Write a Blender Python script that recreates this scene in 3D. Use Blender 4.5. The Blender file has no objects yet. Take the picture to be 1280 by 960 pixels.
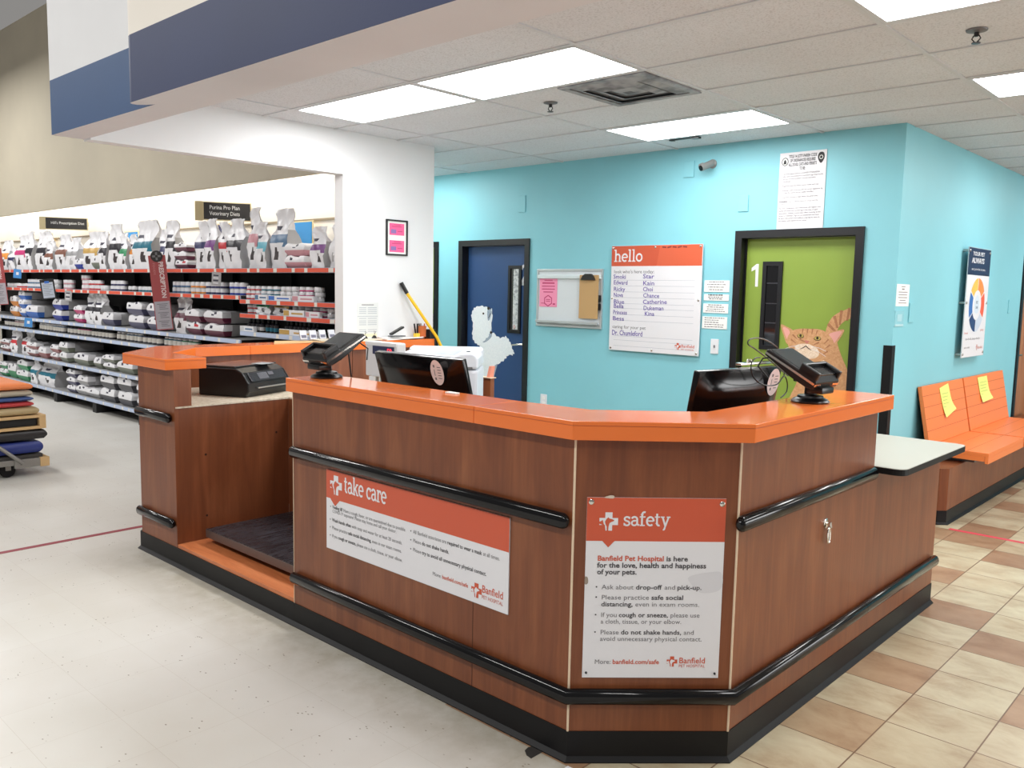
import bpy, bmesh, math, random
from mathutils import Matrix, Vector
PI = math.pi
SC = bpy.context.scene
COL = SC.collection

# ---------------------------------------------------------------- camera, world, exposure
cam_data = bpy.data.cameras.new('camera')
cam_data.sensor_fit = 'HORIZONTAL'
cam_data.sensor_width = 36.0
cam_data.lens = 29.9597
cam_data.clip_start = 0.05
cam = bpy.data.objects.new('camera', cam_data)
COL.objects.link(cam)
_rows = [[0.731303, 0.681761, 0.019953], [-0.088739, 0.0661, 0.993859], [0.676256, -0.728583, 0.108838]]
_m = Matrix(_rows).transposed().to_4x4()
_m.translation = (0, 0, 1.59)
cam.matrix_world = _m
SC.camera = cam

world = bpy.data.worlds.new('store_light')
SC.world = world
world.use_nodes = True
_bg = world.node_tree.nodes['Background']
_bg.inputs[0].default_value = (1.0, 0.97, 0.93, 1)
_bg.inputs[1].default_value = 0.26
PANEL_POWER = 15.5
def area(name, loc, size, power, rot=(0, 0, 0), col=(1, 0.985, 0.96)):
    l = bpy.data.lights.new(name, 'AREA')
    l.shape = 'RECTANGLE'
    l.size, l.size_y = size
    l.energy = power
    l.color = col
    o = bpy.data.objects.new(name, l)
    COL.objects.link(o)
    o.location = loc
    o.rotation_euler = rot
    return o
# strip lamps tucked behind the tan fascia, washing the cream wall; rows of shop lamps high over the sales floor
for _k in range(4):
    area('valance_lamp', (-7.3 - 3.4 * _k, 4.42, 2.84), (3.2, 0.10), 22, (0.5, 0, 0))
for _x, _y in ((-14, -1), (-10, 1.6), (-7, -1), (-14, 2.6), (-3, -1.5), (1, -1.5)):
    area('shop_lamp', (_x, _y, 4.6), (2.4, 0.30), 112)
area('storefront_daylight', (9.5, 10.8, 1.9), (2.4, 9), 560, (0, PI / 2, 0), (1, 1, 1))
SC.view_settings.view_transform = 'Standard'
SC.view_settings.look = 'None'
SC.view_settings.gamma = 1.0
SC.view_settings.use_curve_mapping = False
SC.view_settings.exposure = 0.0
try:
    SC.cycles.max_bounces = 8
    SC.cycles.diffuse_bounces = 5
except Exception:
    pass

# ---------------------------------------------------------------- materials
def lin(c):
    return tuple(((v / 255) / 12.92 if v / 255 <= 0.04045 else ((v / 255 + 0.055) / 1.055) ** 2.4) for v in c)

MATS = {}
def mat(name, rgb=(128, 128, 128), rough=0.6, metal=0.0, spec=0.5, emit=0.0, alpha=1.0, coat=0.0):
    if name in MATS:
        return MATS[name]
    m = bpy.data.materials.new(name)
    m.use_nodes = True
    b = m.node_tree.nodes['Principled BSDF']
    c = lin(rgb) + (1,)
    b.inputs['Base Color'].default_value = c
    b.inputs['Roughness'].default_value = rough
    b.inputs['Metallic'].default_value = metal
    b.inputs['Specular IOR Level'].default_value = spec
    if coat:
        b.inputs['Coat Weight'].default_value = coat
        b.inputs['Coat Roughness'].default_value = 0.08
    if alpha < 1:
        b.inputs['Alpha'].default_value = alpha
    if emit:
        b.inputs['Emission Color'].default_value = c
        b.inputs['Emission Strength'].default_value = emit
    MATS[name] = m
    return m

def nodes_of(m):
    nt = m.node_tree
    return nt, nt.nodes, nt.links, nt.nodes['Principled BSDF']

def coords(nt, scale=(1, 1, 1), loc=(0, 0, 0), rot=(0, 0, 0), kind='Object'):
    tc = nt.nodes.new('ShaderNodeTexCoord')
    mp = nt.nodes.new('ShaderNodeMapping')
    mp.inputs['Scale'].default_value = scale
    mp.inputs['Location'].default_value = loc
    mp.inputs['Rotation'].default_value = rot
    nt.links.new(tc.outputs[kind], mp.inputs['Vector'])
    return mp.outputs['Vector']

def noise(nt, vec, scale=5, detail=3, rough=0.5, dist=0.0):
    n = nt.nodes.new('ShaderNodeTexNoise')
    n.inputs['Scale'].default_value = scale
    n.inputs['Detail'].default_value = detail
    n.inputs['Roughness'].default_value = rough
    n.inputs['Distortion'].default_value = dist
    nt.links.new(vec, n.inputs['Vector'])
    return n.outputs['Fac']

def ramp(nt, fac, stops):
    r = nt.nodes.new('ShaderNodeValToRGB')
    e = r.color_ramp.elements
    e[0].position, e[0].color = stops[0][0], lin(stops[0][1]) + (1,)
    e[1].position, e[1].color = stops[-1][0], lin(stops[-1][1]) + (1,)
    for p, c in stops[1:-1]:
        k = e.new(p)
        k.color = lin(c) + (1,)
    nt.links.new(fac, r.inputs['Fac'])
    return r.outputs['Color']

def mixc(nt, fac, a, b, mode='MIX'):
    n = nt.nodes.new('ShaderNodeMix')
    n.data_type = 'RGBA'
    n.blend_type = mode
    for s, v in ((0, fac), (6, a), (7, b)):
        if hasattr(v, 'links') or hasattr(v, 'is_linked'):
            nt.links.new(v, n.inputs[s])
        elif s == 0:
            n.inputs[0].default_value = v
        else:
            n.inputs[s].default_value = lin(v) + (1,)
    return n.outputs[2]

def bump(nt, h, strength=0.2, dist=0.01):
    b = nt.nodes.new('ShaderNodeBump')
    b.inputs['Strength'].default_value = strength
    b.inputs['Distance'].default_value = dist
    nt.links.new(h, b.inputs['Height'])
    nt.links.new(b.outputs['Normal'], nt.nodes['Principled BSDF'].inputs['Normal'])

def wood(name, dark, mid, light, scale=(5, 5, 0.7), rough=0.38):
    m = mat(name, mid, rough)
    nt, N, L, B = nodes_of(m)
    v = coords(nt, scale)
    f1 = noise(nt, v, 2.0, 6, 0.6, 0.9)
    v2 = coords(nt, (scale[0] * 9, scale[1] * 9, scale[2] * 1.3))
    f2 = noise(nt, v2, 2.0, 3, 0.6)
    c1 = ramp(nt, f1, [(0.3, dark), (0.5, mid), (0.72, light)])
    c2 = ramp(nt, f2, [(0.35, (226, 222, 220)), (0.65, (255, 255, 255))])
    L.new(mixc(nt, 0.55, c1, c2, 'MULTIPLY'), B.inputs['Base Color'])
    return m

WOOD = wood('cherry_laminate', (112, 60, 35), (126, 70, 40), (142, 84, 50))
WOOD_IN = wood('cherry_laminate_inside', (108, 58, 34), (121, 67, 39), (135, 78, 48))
WOOD_FLAT = wood('platform_laminate', (178, 98, 58), (200, 118, 72), (212, 132, 84), (0.9, 9, 9), 0.35)
ORANGE = mat('orange_laminate', (230, 118, 54), 0.13, spec=0.5)
ORANGE_SEAT = mat('orange_seat_plastic', (243, 133, 70), 0.35)
BLACK = mat('black_rubber', (13, 13, 16), 0.5, spec=0.3)
RAIL = mat('black_gloss_rail', (6, 6, 9), 0.12, spec=0.4)
BLACKP = mat('black_plastic', (13, 13, 15), 0.3)
GLOSSB = mat('black_gloss_plastic', (8, 7, 9), 0.16, spec=0.4)
STEEL = mat('steel', (178, 176, 172), 0.3, 0.9)
CHROME = mat('chrome', (215, 212, 205), 0.12, 1.0)
WHITE = mat('white_plastic', (226, 228, 232), 0.4)
WHITEP = mat('white_sign_face', (226, 226, 230), 0.35)
PAPER = mat('paper', (236, 236, 234), 0.8)
CREAM = mat('cream_trim', (222, 200, 172), 0.5)
SIGNO = mat('sign_orange', (202, 86, 56), 0.35)
TXT = mat('text_dark_grey', (72, 70, 74), 0.6)
TXTL = mat('text_grey', (112, 110, 114), 0.6)
TXTB = mat('text_black', (36, 36, 40), 0.6)
PURPLE = mat('purple_marker', (94, 74, 160), 0.6)
LINE = mat('rule_line_grey', (176, 182, 192), 0.6)
DESK = mat('desk_laminate', (196, 184, 164), 0.4)
TOPL = mat('stone_laminate', (184, 180, 168), 0.35)
KRAFT = mat('kraft_board', (206, 172, 124), 0.8)
NAVY = mat('navy_paint', (34, 44, 82), 0.5)
GREY = mat('grey_metal', (120, 120, 122), 0.45, 0.4)
DIGIT = mat('red_digits', (255, 40, 60), 0.5, emit=2.5)
PINK = mat('pink_paper', (244, 150, 184), 0.7)

def speckle(name, base, hi, scale, amount, rough, low):
    m = mat(name, base, rough)
    nt, N, L, B = nodes_of(m)
    v = coords(nt)
    f = noise(nt, v, scale, 2, 0.5)
    L.new(ramp(nt, f, [(amount[0], low), (amount[1], base), (0.7, hi)]), B.inputs['Base Color'])
    return m

speckle('desk_laminate_speckled', (200, 188, 168), (212, 202, 184), 60, (0.3, 0.5), 0.4, (176, 162, 140))

# painted walls
def paint(name, rgb, rough=0.55, k=0.05):
    m = mat(name, rgb, rough)
    nt, N, L, B = nodes_of(m)
    v = coords(nt)
    f = noise(nt, v, 1.3, 3, 0.5)
    a = tuple(max(0, int(x * (1 - k))) for x in rgb)
    b = tuple(min(255, int(x * (1 + k * 0.6))) for x in rgb)
    L.new(ramp(nt, f, [(0.3, a), (0.7, b)]), B.inputs['Base Color'])
    bump(nt, noise(nt, v, 130, 2, 0.5), 0.05, 0.004)
    return m
BLUEW = paint('aqua_wall_paint', (135, 202, 214), 0.5, 0.02)
WHITEW = paint('white_wall_paint', (226, 227, 229), 0.6, 0.015)
TANW = paint('tan_wall_paint', (180, 172, 154), 0.7, 0.03)
CREAMW = paint('cream_wall_paint', (238, 232, 222), 0.7, 0.02)
BANDL = paint('blue_band_paint', (36, 74, 120), 0.5, 0.04)
BANDD = paint('dark_blue_band_paint', (33, 47, 88), 0.5, 0.04)
SOFFIT = paint('soffit_paint', (213, 211, 214), 0.7, 0.03)
GREEND = paint('green_door_paint', (134, 158, 62), 0.45, 0.03)
BLUED = paint('blue_door_paint', (38, 72, 120), 0.45, 0.04)

def make_vct():
    m = mat('vinyl_tile_floor', (222, 218, 208), 0.32)
    nt, N, L, B = nodes_of(m)
    v = coords(nt, (1 / 0.3048, 1 / 0.3048, 1), (0.07, 0.0, 0))
    br = N.new('ShaderNodeTexBrick')
    br.offset = 0.0
    br.squash = 1.0
    br.inputs['Scale'].default_value = 1.0
    br.inputs['Brick Width'].default_value = 1.0
    br.inputs['Row Height'].default_value = 1.0
    br.inputs['Mortar Size'].default_value = 0.0022
    br.inputs['Mortar Smooth'].default_value = 0.2
    br.inputs['Bias'].default_value = 0.0
    br.inputs['Color1'].default_value = lin((222, 221, 216)) + (1,)
    br.inputs['Color2'].default_value = lin((219, 217, 212)) + (1,)
    br.inputs['Mortar'].default_value = lin((200, 195, 185)) + (1,)
    L.new(v, br.inputs['Vector'])
    v2 = coords(nt)
    big = noise(nt, v2, 0.9, 4, 0.6)
    c = mixc(nt, 0.5, br.outputs['Color'], ramp(nt, big, [(0.3, (222, 216, 206)), (0.7, (255, 255, 255))]), 'MULTIPLY')
    v3 = coords(nt, (1, 1.7, 1))
    vo = N.new('ShaderNodeTexVoronoi')
    vo.inputs['Scale'].default_value = 26
    vo.inputs['Randomness'].default_value = 1.0
    L.new(v3, vo.inputs['Vector'])
    spots = ramp(nt, vo.outputs['Distance'], [(0.10, (0, 0, 0)), (0.15, (255, 255, 255))])
    pick = ramp(nt, noise(nt, v2, 7, 2, 0.6), [(0.50, (255, 255, 255)), (0.60, (0, 0, 0))])
    both = N.new('ShaderNodeMix')
    both.data_type = 'RGBA'
    both.blend_type = 'ADD'
    both.inputs[0].default_value = 1.0
    L.new(spots, both.inputs[6])
    L.new(pick, both.inputs[7])
    cl = N.new('ShaderNodeClamp')
    L.new(both.outputs[2], cl.inputs[0])
    c = mixc(nt, cl.outputs[0], (126, 116, 100), c)
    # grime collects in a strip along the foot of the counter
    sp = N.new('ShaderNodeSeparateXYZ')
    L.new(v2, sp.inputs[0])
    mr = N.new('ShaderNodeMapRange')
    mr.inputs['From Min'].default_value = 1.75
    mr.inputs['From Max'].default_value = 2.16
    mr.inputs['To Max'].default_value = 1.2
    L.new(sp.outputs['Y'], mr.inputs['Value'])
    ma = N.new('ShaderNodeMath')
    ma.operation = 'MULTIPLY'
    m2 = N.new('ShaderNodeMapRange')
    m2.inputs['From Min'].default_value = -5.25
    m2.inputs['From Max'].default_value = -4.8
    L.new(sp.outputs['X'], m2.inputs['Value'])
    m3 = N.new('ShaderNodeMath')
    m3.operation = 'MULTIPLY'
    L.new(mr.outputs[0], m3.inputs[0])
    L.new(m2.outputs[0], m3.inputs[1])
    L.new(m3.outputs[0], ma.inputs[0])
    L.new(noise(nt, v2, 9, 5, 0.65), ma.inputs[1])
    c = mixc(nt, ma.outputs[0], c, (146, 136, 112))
    L.new(c, B.inputs['Base Color'])
    rr = N.new('ShaderNodeMapRange')
    rr.inputs['To Min'].default_value = 0.22
    rr.inputs['To Max'].default_value = 0.5
    L.new(big, rr.inputs['Value'])
    L.new(rr.outputs[0], B.inputs['Roughness'])
    return m
VCT = make_vct()

def make_tile():
    m = mat('beige_ceramic_tile', (196, 176, 146), 0.32)
    nt, N, L, B = nodes_of(m)
    P = 0.3085
    v = coords(nt, (1 / P, 1 / 0.3095, 1), (3.345, -0.43, 0))
    br = N.new('ShaderNodeTexBrick')
    br.offset = 0.0
    br.squash = 1.0
    br.inputs['Scale'].default_value = 1.0
    br.inputs['Brick Width'].default_value = 1.0
    br.inputs['Row Height'].default_value = 1.0
    br.inputs['Mortar Size'].default_value = 0.009
    br.inputs['Mortar Smooth'].default_value = 0.1
    br.inputs['Bias'].default_value = -0.2
    br.inputs['Color1'].default_value = (0, 0, 0, 1)
    br.inputs['Color2'].default_value = (1, 1, 1, 1)
    br.inputs['Mortar'].default_value = (0, 0, 0, 1)
    L.new(v, br.inputs['Vector'])
    tone = ramp(nt, br.outputs['Color'], [(0.0, (200, 191, 166)), (0.34, (194, 183, 157)), (0.46, (184, 164, 136)), (0.56, (172, 142, 115)), (1.0, (146, 110, 88))])
    v2 = coords(nt, (1.6, 2.6, 1))
    cl = noise(nt, v2, 2.4, 7, 0.66, 0.35)
    c = mixc(nt, 0.8, tone, ramp(nt, cl, [(0.34, (204, 182, 164)), (0.5, (236, 228, 218)), (0.68, (255, 255, 250))]), 'MULTIPLY')
    c = mixc(nt, br.outputs['Fac'], c, (112, 84, 62))
    L.new(c, B.inputs['Base Color'])
    inv = N.new('ShaderNodeMath')
    inv.operation = 'SUBTRACT'
    inv.inputs[0].default_value = 1.0
    L.new(br.outputs['Fac'], inv.inputs[1])
    bump(nt, inv.outputs[0], 0.25, 0.003)
    return m
TILE = make_tile()

def make_ceiling_tile():
    m = mat('ceiling_tile', (214, 210, 208), 0.9)
    nt, N, L, B = nodes_of(m)
    v = coords(nt)
    f = noise(nt, v, 110, 2, 0.7)
    g = noise(nt, v, 1.1, 2, 0.5)
    c = ramp(nt, f, [(0.34, (196, 199, 204)), (0.46, (217, 221, 227)), (0.7, (223, 227, 233))])
    c = mixc(nt, 0.35, c, ramp(nt, g, [(0.3, (230, 222, 218)), (0.7, (255, 255, 255))]), 'MULTIPLY')
    L.new(c, B.inputs['Base Color'])
    return m
CEIL = make_ceiling_tile()
GRID = mat('ceiling_grid', (204, 206, 210), 0.5)
GRIDD = mat('grid_gap', (60, 58, 58), 0.8)

def make_fur(name, a, b, c, scale=(18, 5, 18)):
    m = mat(name, b, 0.6)
    nt, N, L, B = nodes_of(m)
    f = noise(nt, coords(nt, scale), 3, 6, 0.7, 0.5)
    L.new(ramp(nt, f, [(0.3, a), (0.5, b), (0.7, c)]), B.inputs['Base Color'])
    return m
CATF = make_fur('ginger_cat_print', (184, 132, 88), (200, 150, 106), (214, 170, 126))
CATD = make_fur('ginger_stripe_print', (150, 98, 64), (164, 110, 74), (178, 124, 86))
CATW = make_fur('pale_cat_print', (206, 176, 146), (226, 204, 180), (240, 226, 210))
POOD = make_fur('white_poodle_print', (224, 230, 236), (234, 239, 243), (244, 247, 248), (26, 8, 20))
POODS = make_fur('poodle_shade_print', (136, 150, 168), (158, 172, 188), (176, 190, 202))

# ---------------------------------------------------------------- mesh building
class MB:
    def __init__(s):
        s.v, s.f, s.mi, s.mats = [], [], [], []
        s.T = None
    def m(s, mt):
        if isinstance(mt, str):
            mt = MATS[mt]
        if mt not in s.mats:
            s.mats.append(mt)
        return s.mats.index(mt)
    def add(s, vs, fs, mt):
        o = len(s.v)
        if s.T is not None:
            vs = [s.T @ Vector(p) for p in vs]
        s.v += [tuple(p) for p in vs]
        k = s.m(mt)
        for f in fs:
            s.f.append(tuple(o + i for i in f))
            s.mi.append(k)
        return s
    def box(s, x0, x1, y0, y1, z0, z1, mt, c=0.0):
        if c <= 0:
            vs = [(x, y, z) for z in (z0, z1) for y in (y0, y1) for x in (x0, x1)]
            fs = [(0, 2, 3, 1), (4, 5, 7, 6), (0, 1, 5, 4), (2, 6, 7, 3), (0, 4, 6, 2), (1, 3, 7, 5)]
            return s.add(vs, fs, mt)
        c = min(c, (x1 - x0) * .49, (y1 - y0) * .49, (z1 - z0) * .49)
        bm = bmesh.new()
        bmesh.ops.create_cube(bm, size=1)
        for q in bm.verts:
            q.co = Vector(((x0 + x1) / 2 + q.co.x * (x1 - x0), (y0 + y1) / 2 + q.co.y * (y1 - y0), (z0 + z1) / 2 + q.co.z * (z1 - z0)))
        bmesh.ops.bevel(bm, geom=bm.edges[:], offset=c, segments=2, affect='EDGES', profile=0.6)
        return s.bm(bm, mt)
    def bm(s, bm, mt):
        bm.verts.index_update()
        vs = [tuple(q.co) for q in bm.verts]
        fs = [tuple(q.index for q in f.verts) for f in bm.faces]
        bm.free()
        return s.add(vs, fs, mt)
    def prism(s, poly, z0, z1, mt, axis='z', inset=0.0):
        # poly: 2D outline; axis z: (x,y), axis y: (x,z), axis x: (y,z)
        a = sum(poly[i][0] * poly[(i + 1) % len(poly)][1] - poly[(i + 1) % len(poly)][0] * poly[i][1] for i in range(len(poly)))
        if a < 0:
            poly = poly[::-1]
        def P(p, t):
            return (p[0], p[1], t) if axis == 'z' else ((p[0], t, p[1]) if axis == 'y' else (t, p[0], p[1]))
        n = len(poly)
        vs = [P(p, z0) for p in poly] + [P(p, z1) for p in poly]
        fs = [tuple(range(n))[::-1], tuple(range(n, 2 * n))] + [(i, (i + 1) % n, n + (i + 1) % n, n + i) for i in range(n)]
        if axis == 'y':
            fs = [f[::-1] for f in fs]
        return s.add(vs, fs, mt)
    def tube(s, path, r, mt, seg=10, cap=True, rs=None, sx=1.0):
        path = [Vector(p) for p in path]
        n = len(path)
        vs, fs = [], []
        up = Vector((0, 0, 1))
        prev = None
        for i, p in enumerate(path):
            d = (path[min(i + 1, n - 1)] - path[max(i - 1, 0)]).normalized()
            if prev is None:
                a = d.cross(up)
                if a.length < 1e-3:
                    a = d.cross(Vector((1, 0, 0)))
                a.normalize()
            else:
                a = (prev - d * prev.dot(d)).normalized()
            prev = a
            b = d.cross(a)
            rr = rs[i] if rs else r
            for k in range(seg):
                t = 2 * PI * k / seg
                vs.append(p + a * math.cos(t) * rr * sx + b * math.sin(t) * rr)
        for i in range(n - 1):
            for k in range(seg):
                k2 = (k + 1) % seg
                fs.append((i * seg + k, i * seg + k2, (i + 1) * seg + k2, (i + 1) * seg + k))
        if cap:
            fs.append(tuple(range(seg))[::-1])
            fs.append(tuple((n - 1) * seg + k for k in range(seg)))
        return s.add(vs, fs, mt)
    def lathe(s, prof, mt, seg=20, c=(0, 0, 0), axis='z'):
        vs, fs = [], []
        for (r, h) in prof:
            for k in range(seg):
                t = 2 * PI * k / seg
                a, b = r * math.cos(t), r * math.sin(t)
                vs.append((c[0] + a, c[1] + b, c[2] + h) if axis == 'z' else ((c[0] + a, c[1] - h, c[2] + b) if axis == 'y' else (c[0] + h, c[1] + a, c[2] + b)))
        n = len(prof)
        for i in range(n - 1):
            for k in range(seg):
                k2 = (k + 1) % seg
                fs.append((i * seg + k, i * seg + k2, (i + 1) * seg + k2, (i + 1) * seg + k))
        fs.append(tuple(range(seg))[::-1])
        fs.append(tuple((n - 1) * seg + k for k in range(seg)))
        return s.add(vs, fs, mt)
    def mesh(s, name, smooth=None):
        me = bpy.data.meshes.new(name)
        me.from_pydata(s.v, [], s.f)
        for q in s.mats:
            me.materials.append(q)
        me.polygons.foreach_set('material_index', s.mi)
        if smooth is not None:
            me.polygons.foreach_set('use_smooth', [True] * len(s.f))
            try:
                me.set_sharp_from_angle(angle=math.radians(smooth))
            except Exception:
                pass
        me.update()
        return me
    def build(s, name, parent=None, smooth=None, bevel=0.0):
        o = bpy.data.objects.new(name, s.mesh(name, smooth))
        COL.objects.link(o)
        if bevel:
            b = o.modifiers.new('edges', 'BEVEL')
            b.width = bevel
            b.segments = 3
            b.limit_method = 'ANGLE'
            b.angle_limit = math.radians(40)
        if parent is not None:
            child(o, parent)
        return o

def basis(o):
    return Matrix.LocRotScale(o.location, o.rotation_euler, o.scale)

def child(o, p):
    # geometry is given in world axes (or around the origin for a thing placed later): keep it where it is
    o.parent = p
    o.matrix_parent_inverse = basis(p).inverted() if p.parent is None else Matrix.Identity(4)

def tag(o, label, cat, group=None):
    o['label'] = label
    o['category'] = cat
    if group:
        o['group'] = group
    return o

def thing(name, label, cat, loc=(0, 0, 0), group=None):
    o = bpy.data.objects.new(name, None)
    COL.objects.link(o)
    o.location = loc
    o.empty_display_size = 0.1
    return tag(o, label, cat, group)

def struct(o):
    o['kind'] = 'structure'
    return o

def place(root, loc, rz=0.0):
    # move a finished thing (built around the origin) to its place
    root.location = loc
    root.rotation_euler = (0, 0, rz)
    return root

def dup(root, label=None, group=None, loc=None, rz=None):
    r = root.copy()
    COL.objects.link(r)
    if label:
        r['label'] = label
    if group:
        r['group'] = group
    if loc is not None:
        r.location = loc
    if rz is not None:
        r.rotation_euler = (0, 0, rz)
    for ch in list(root.children):
        c = ch.copy()
        COL.objects.link(c)
        c.parent = r
        for g in list(ch.children):
            d = g.copy()
            COL.objects.link(d)
            d.parent = c
    return r

def frame(origin, right, up):
    r, u = Vector(right).normalized(), Vector(up).normalized()
    n = r.cross(u)
    m = Matrix((r, u, n)).transposed().to_4x4()
    m.translation = Vector(origin)
    return m

def smooth_poly(pts, n=5, closed=True):
    out = []
    k = len(pts)
    rng = range(k) if closed else range(k - 1)
    for i in rng:
        p0, p1, p2, p3 = [Vector(pts[j % k] if closed else pts[min(max(j, 0), k - 1)]) for j in (i - 1, i, i + 1, i + 2)]
        for t in range(n):
            t /= n
            q = 0.5 * ((2 * p1) + (p2 - p0) * t + (2 * p0 - 5 * p1 + 4 * p2 - p3) * t * t + (3 * p1 - p0 - 3 * p2 + p3) * t ** 3)
            out.append((q.x, q.y))
    if not closed:
        out.append(tuple(pts[-1]))
    return out

# flat artwork and lettering: every layer lies a hair above the last one, in the (right, up, out) frame of its board
TEXT_CACHE = {}
def text_mesh(body, weight):
    key = (body, weight)
    if key not in TEXT_CACHE:
        cu = bpy.data.curves.new('lettering', 'FONT')
        cu.body = body
        cu.size = 1.0
        cu.resolution_u = 2
        cu.offset = weight
        cu.fill_mode = 'FRONT'
        ob = bpy.data.objects.new('lettering', cu)
        me = bpy.data.meshes.new_from_object(ob)
        vs = [(q.co.x, q.co.y) for q in me.vertices]
        fs = [tuple(p.vertices) for p in me.polygons]
        bpy.data.objects.remove(ob)
        bpy.data.curves.remove(cu)
        bpy.data.meshes.remove(me)
        w = max((q[0] for q in vs), default=0.3)
        TEXT_CACHE[key] = (vs, fs, w)
    return TEXT_CACHE[key]

class Art(MB):
    STEP = 0.0005
    def poly(s, pts, layer, mt):
        n = len(pts)
        a = sum(pts[i][0] * pts[(i + 1) % n][1] - pts[(i + 1) % n][0] * pts[i][1] for i in range(n))
        if a < 0:
            pts = pts[::-1]
        return s.add([(p[0], p[1], layer * s.STEP) for p in pts], [tuple(range(n))], mt)
    def rect(s, x0, x1, y0, y1, layer, mt):
        return s.poly([(x0, y0), (x1, y0), (x1, y1), (x0, y1)], layer, mt)
    def disc(s, x, y, rx, ry, layer, mt, n=24):
        return s.poly([(x + rx * math.cos(2 * PI * i / n), y + ry * math.sin(2 * PI * i / n)) for i in range(n)], layer, mt)
    def ring(s, x, y, r0, r1, a0, a1, layer, mt, n=24):
        z = layer * s.STEP
        vs, fs = [], []
        for i in range(n + 1):
            t = a0 + (a1 - a0) * i / n
            vs += [(x + r0 * math.cos(t), y + r0 * math.sin(t), z), (x + r1 * math.cos(t), y + r1 * math.sin(t), z)]
        for i in range(n):
            q = (2 * i, 2 * i + 1, 2 * i + 3, 2 * i + 2)
            fs.append(q if a1 > a0 else q[::-1])
        return s.add(vs, fs, mt)
    def stroke(s, pts, w, layer, mt):
        pts = [Vector(p) for p in pts]
        n = len(pts)
        z = layer * s.STEP
        vs, fs = [], []
        for i, p in enumerate(pts):
            d0 = (p - pts[i - 1]) if i else (pts[1] - p)
            d1 = (pts[i + 1] - p) if i < n - 1 else d0
            d = (d0.normalized() + d1.normalized())
            d = d.normalized() if d.length > 1e-6 else d0.normalized()
            q = Vector((-d.y, d.x))
            k = 1 / max(0.5, q.dot(Vector((-d0.y, d0.x)).normalized()))
            ww = w[i] if isinstance(w, (list, tuple)) else w
            a, b = p - q * ww / 2 * k, p + q * ww / 2 * k
            vs += [(a.x, a.y, z), (b.x, b.y, z)]
        for i in range(n - 1):
            fs.append((2 * i, 2 * i + 2, 2 * i + 3, 2 * i + 1))
        return s.add(vs, fs, mt)
    def text(s, runs, x, y, size, layer, mt=None, width=None, weight=0.0, align='l', lead=0.0):
        # runs: string or list of (string, bold, material)
        if isinstance(runs, str):
            runs = [(runs, weight, mt)]
        parts, cx = [], 0.0
        for body, b, m_ in runs:
            b = 0.018 if b is True else (0.0 if b is False else b)
            vs, fs, w = text_mesh(body, b)
            lead_sp = (len(body) - len(body.lstrip(' '))) * 0.0
            parts.append((vs, fs, cx, m_))
            cx += w + (0.28 if body.endswith(' ') else 0.04)
        sx = size if width is None else width / max(cx, 1e-4)
        off = 0 if align == 'l' else (-cx * sx / 2 if align == 'c' else -cx * sx)
        for vs, fs, px, m_ in parts:
            s.add([(x + off + (px + q[0]) * sx, y + q[1] * size + lead * (px + q[0]) * sx, layer * s.STEP) for q in vs], fs, m_ or mt)
        return s

# slab lettering for the big headings, drawn from strokes
def arc(cx, cy, rx, ry, a0, a1, n=10):
    return [(cx + rx * math.cos(math.radians(a0 + (a1 - a0) * i / n)), cy + ry * math.sin(math.radians(a0 + (a1 - a0) * i / n))) for i in range(n + 1)]
W_ = 0.19
def slab(x0, x1, y):
    return ('s', [(x0, y), (x1, y)], 0.13)
GLYPH = {
    'h': (0.98, [('s', [(.2, 0), (.2, 1.5)], W_), slab(0, .42, .065), slab(0, .25, 1.435), ('s', [(.2, .62)] + arc(.46, .62, .27, .31, 150, 0) + [(.73, 0)], W_), slab(.56, .95, .065)]),
    'e': (0.86, [('s', [(.08, .52), (.74, .52)], .14), ('s', arc(.42, .5, .34, .43, 0, 310, 18), W_)]),
    'l': (0.50, [('s', [(.23, 0), (.23, 1.5)], W_), slab(.02, .46, .065), slab(.02, .25, 1.435)]),
    'o': (0.92, [('s', arc(.44, .5, .34, .42, 0, 360, 22), W_)]),
    't': (0.62, [('s', [(.23, 1.28), (.23, .3)] + arc(.42, .3, .19, .23, 180, 300, 8), W_), slab(.0, .54, .935)]),
    'a': (0.88, [('s', arc(.36, .66, .28, .27, 160, 0, 8) + [(.64, .2), (.84, .065)], W_), ('s', arc(.36, .3, .26, .24, 60, 330, 14) + [(.64, .26)], W_ * .9), ('s', [(.36, .56), (.64, .56)], .12)]),
    'k': (0.96, [('s', [(.2, 0), (.2, 1.5)], W_), slab(0, .42, .065), slab(0, .25, 1.435), ('s', [(.26, .42), (.74, .95)], W_ * .9), ('s', [(.42, .58), (.78, .03)], W_), slab(.58, .94, .935), slab(.6, .96, .065)]),
    'c': (0.80, [('s', arc(.42, .5, .33, .42, 40, 315, 16), W_), ('s', [(.68, .95), (.68, .66)], .13)]),
    'r': (0.72, [('s', [(.22, 0), (.22, 1.0)], W_), slab(.02, .48, .065), slab(.02, .25, .935), ('s', [(.22, .6)] + arc(.48, .56, .26, .36, 150, 52, 7), W_), ('s', [(.63, .97), (.63, .68)], .13)]),
    's': (0.76, [('s', arc(.37, .72, .24, .2, 20, 260, 10) + arc(.37, .27, .26, .22, 80, -160, 10), W_ * .92), ('s', [(.62, .95), (.62, .7)], .12), ('s', [(.1, .3), (.1, .04)], .12)]),
    'f': (0.66, [('s', [(.24, 0), (.24, 1.15)] + arc(.46, 1.15, .22, .28, 180, 60, 8), W_), slab(.02, .54, .065), slab(.0, .58, .935)]),
    'y': (0.92, [('s', [(.16, .95), (.46, .05)], W_), ('s', [(.78, .95), (.4, -.2)] + arc(.28, -.2, .13, .16, 0, -110, 5), W_ * .9), slab(-.02, .36, .935), slab(.58, .96, .935)]),
    ' ': (0.45, []),
}
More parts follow.
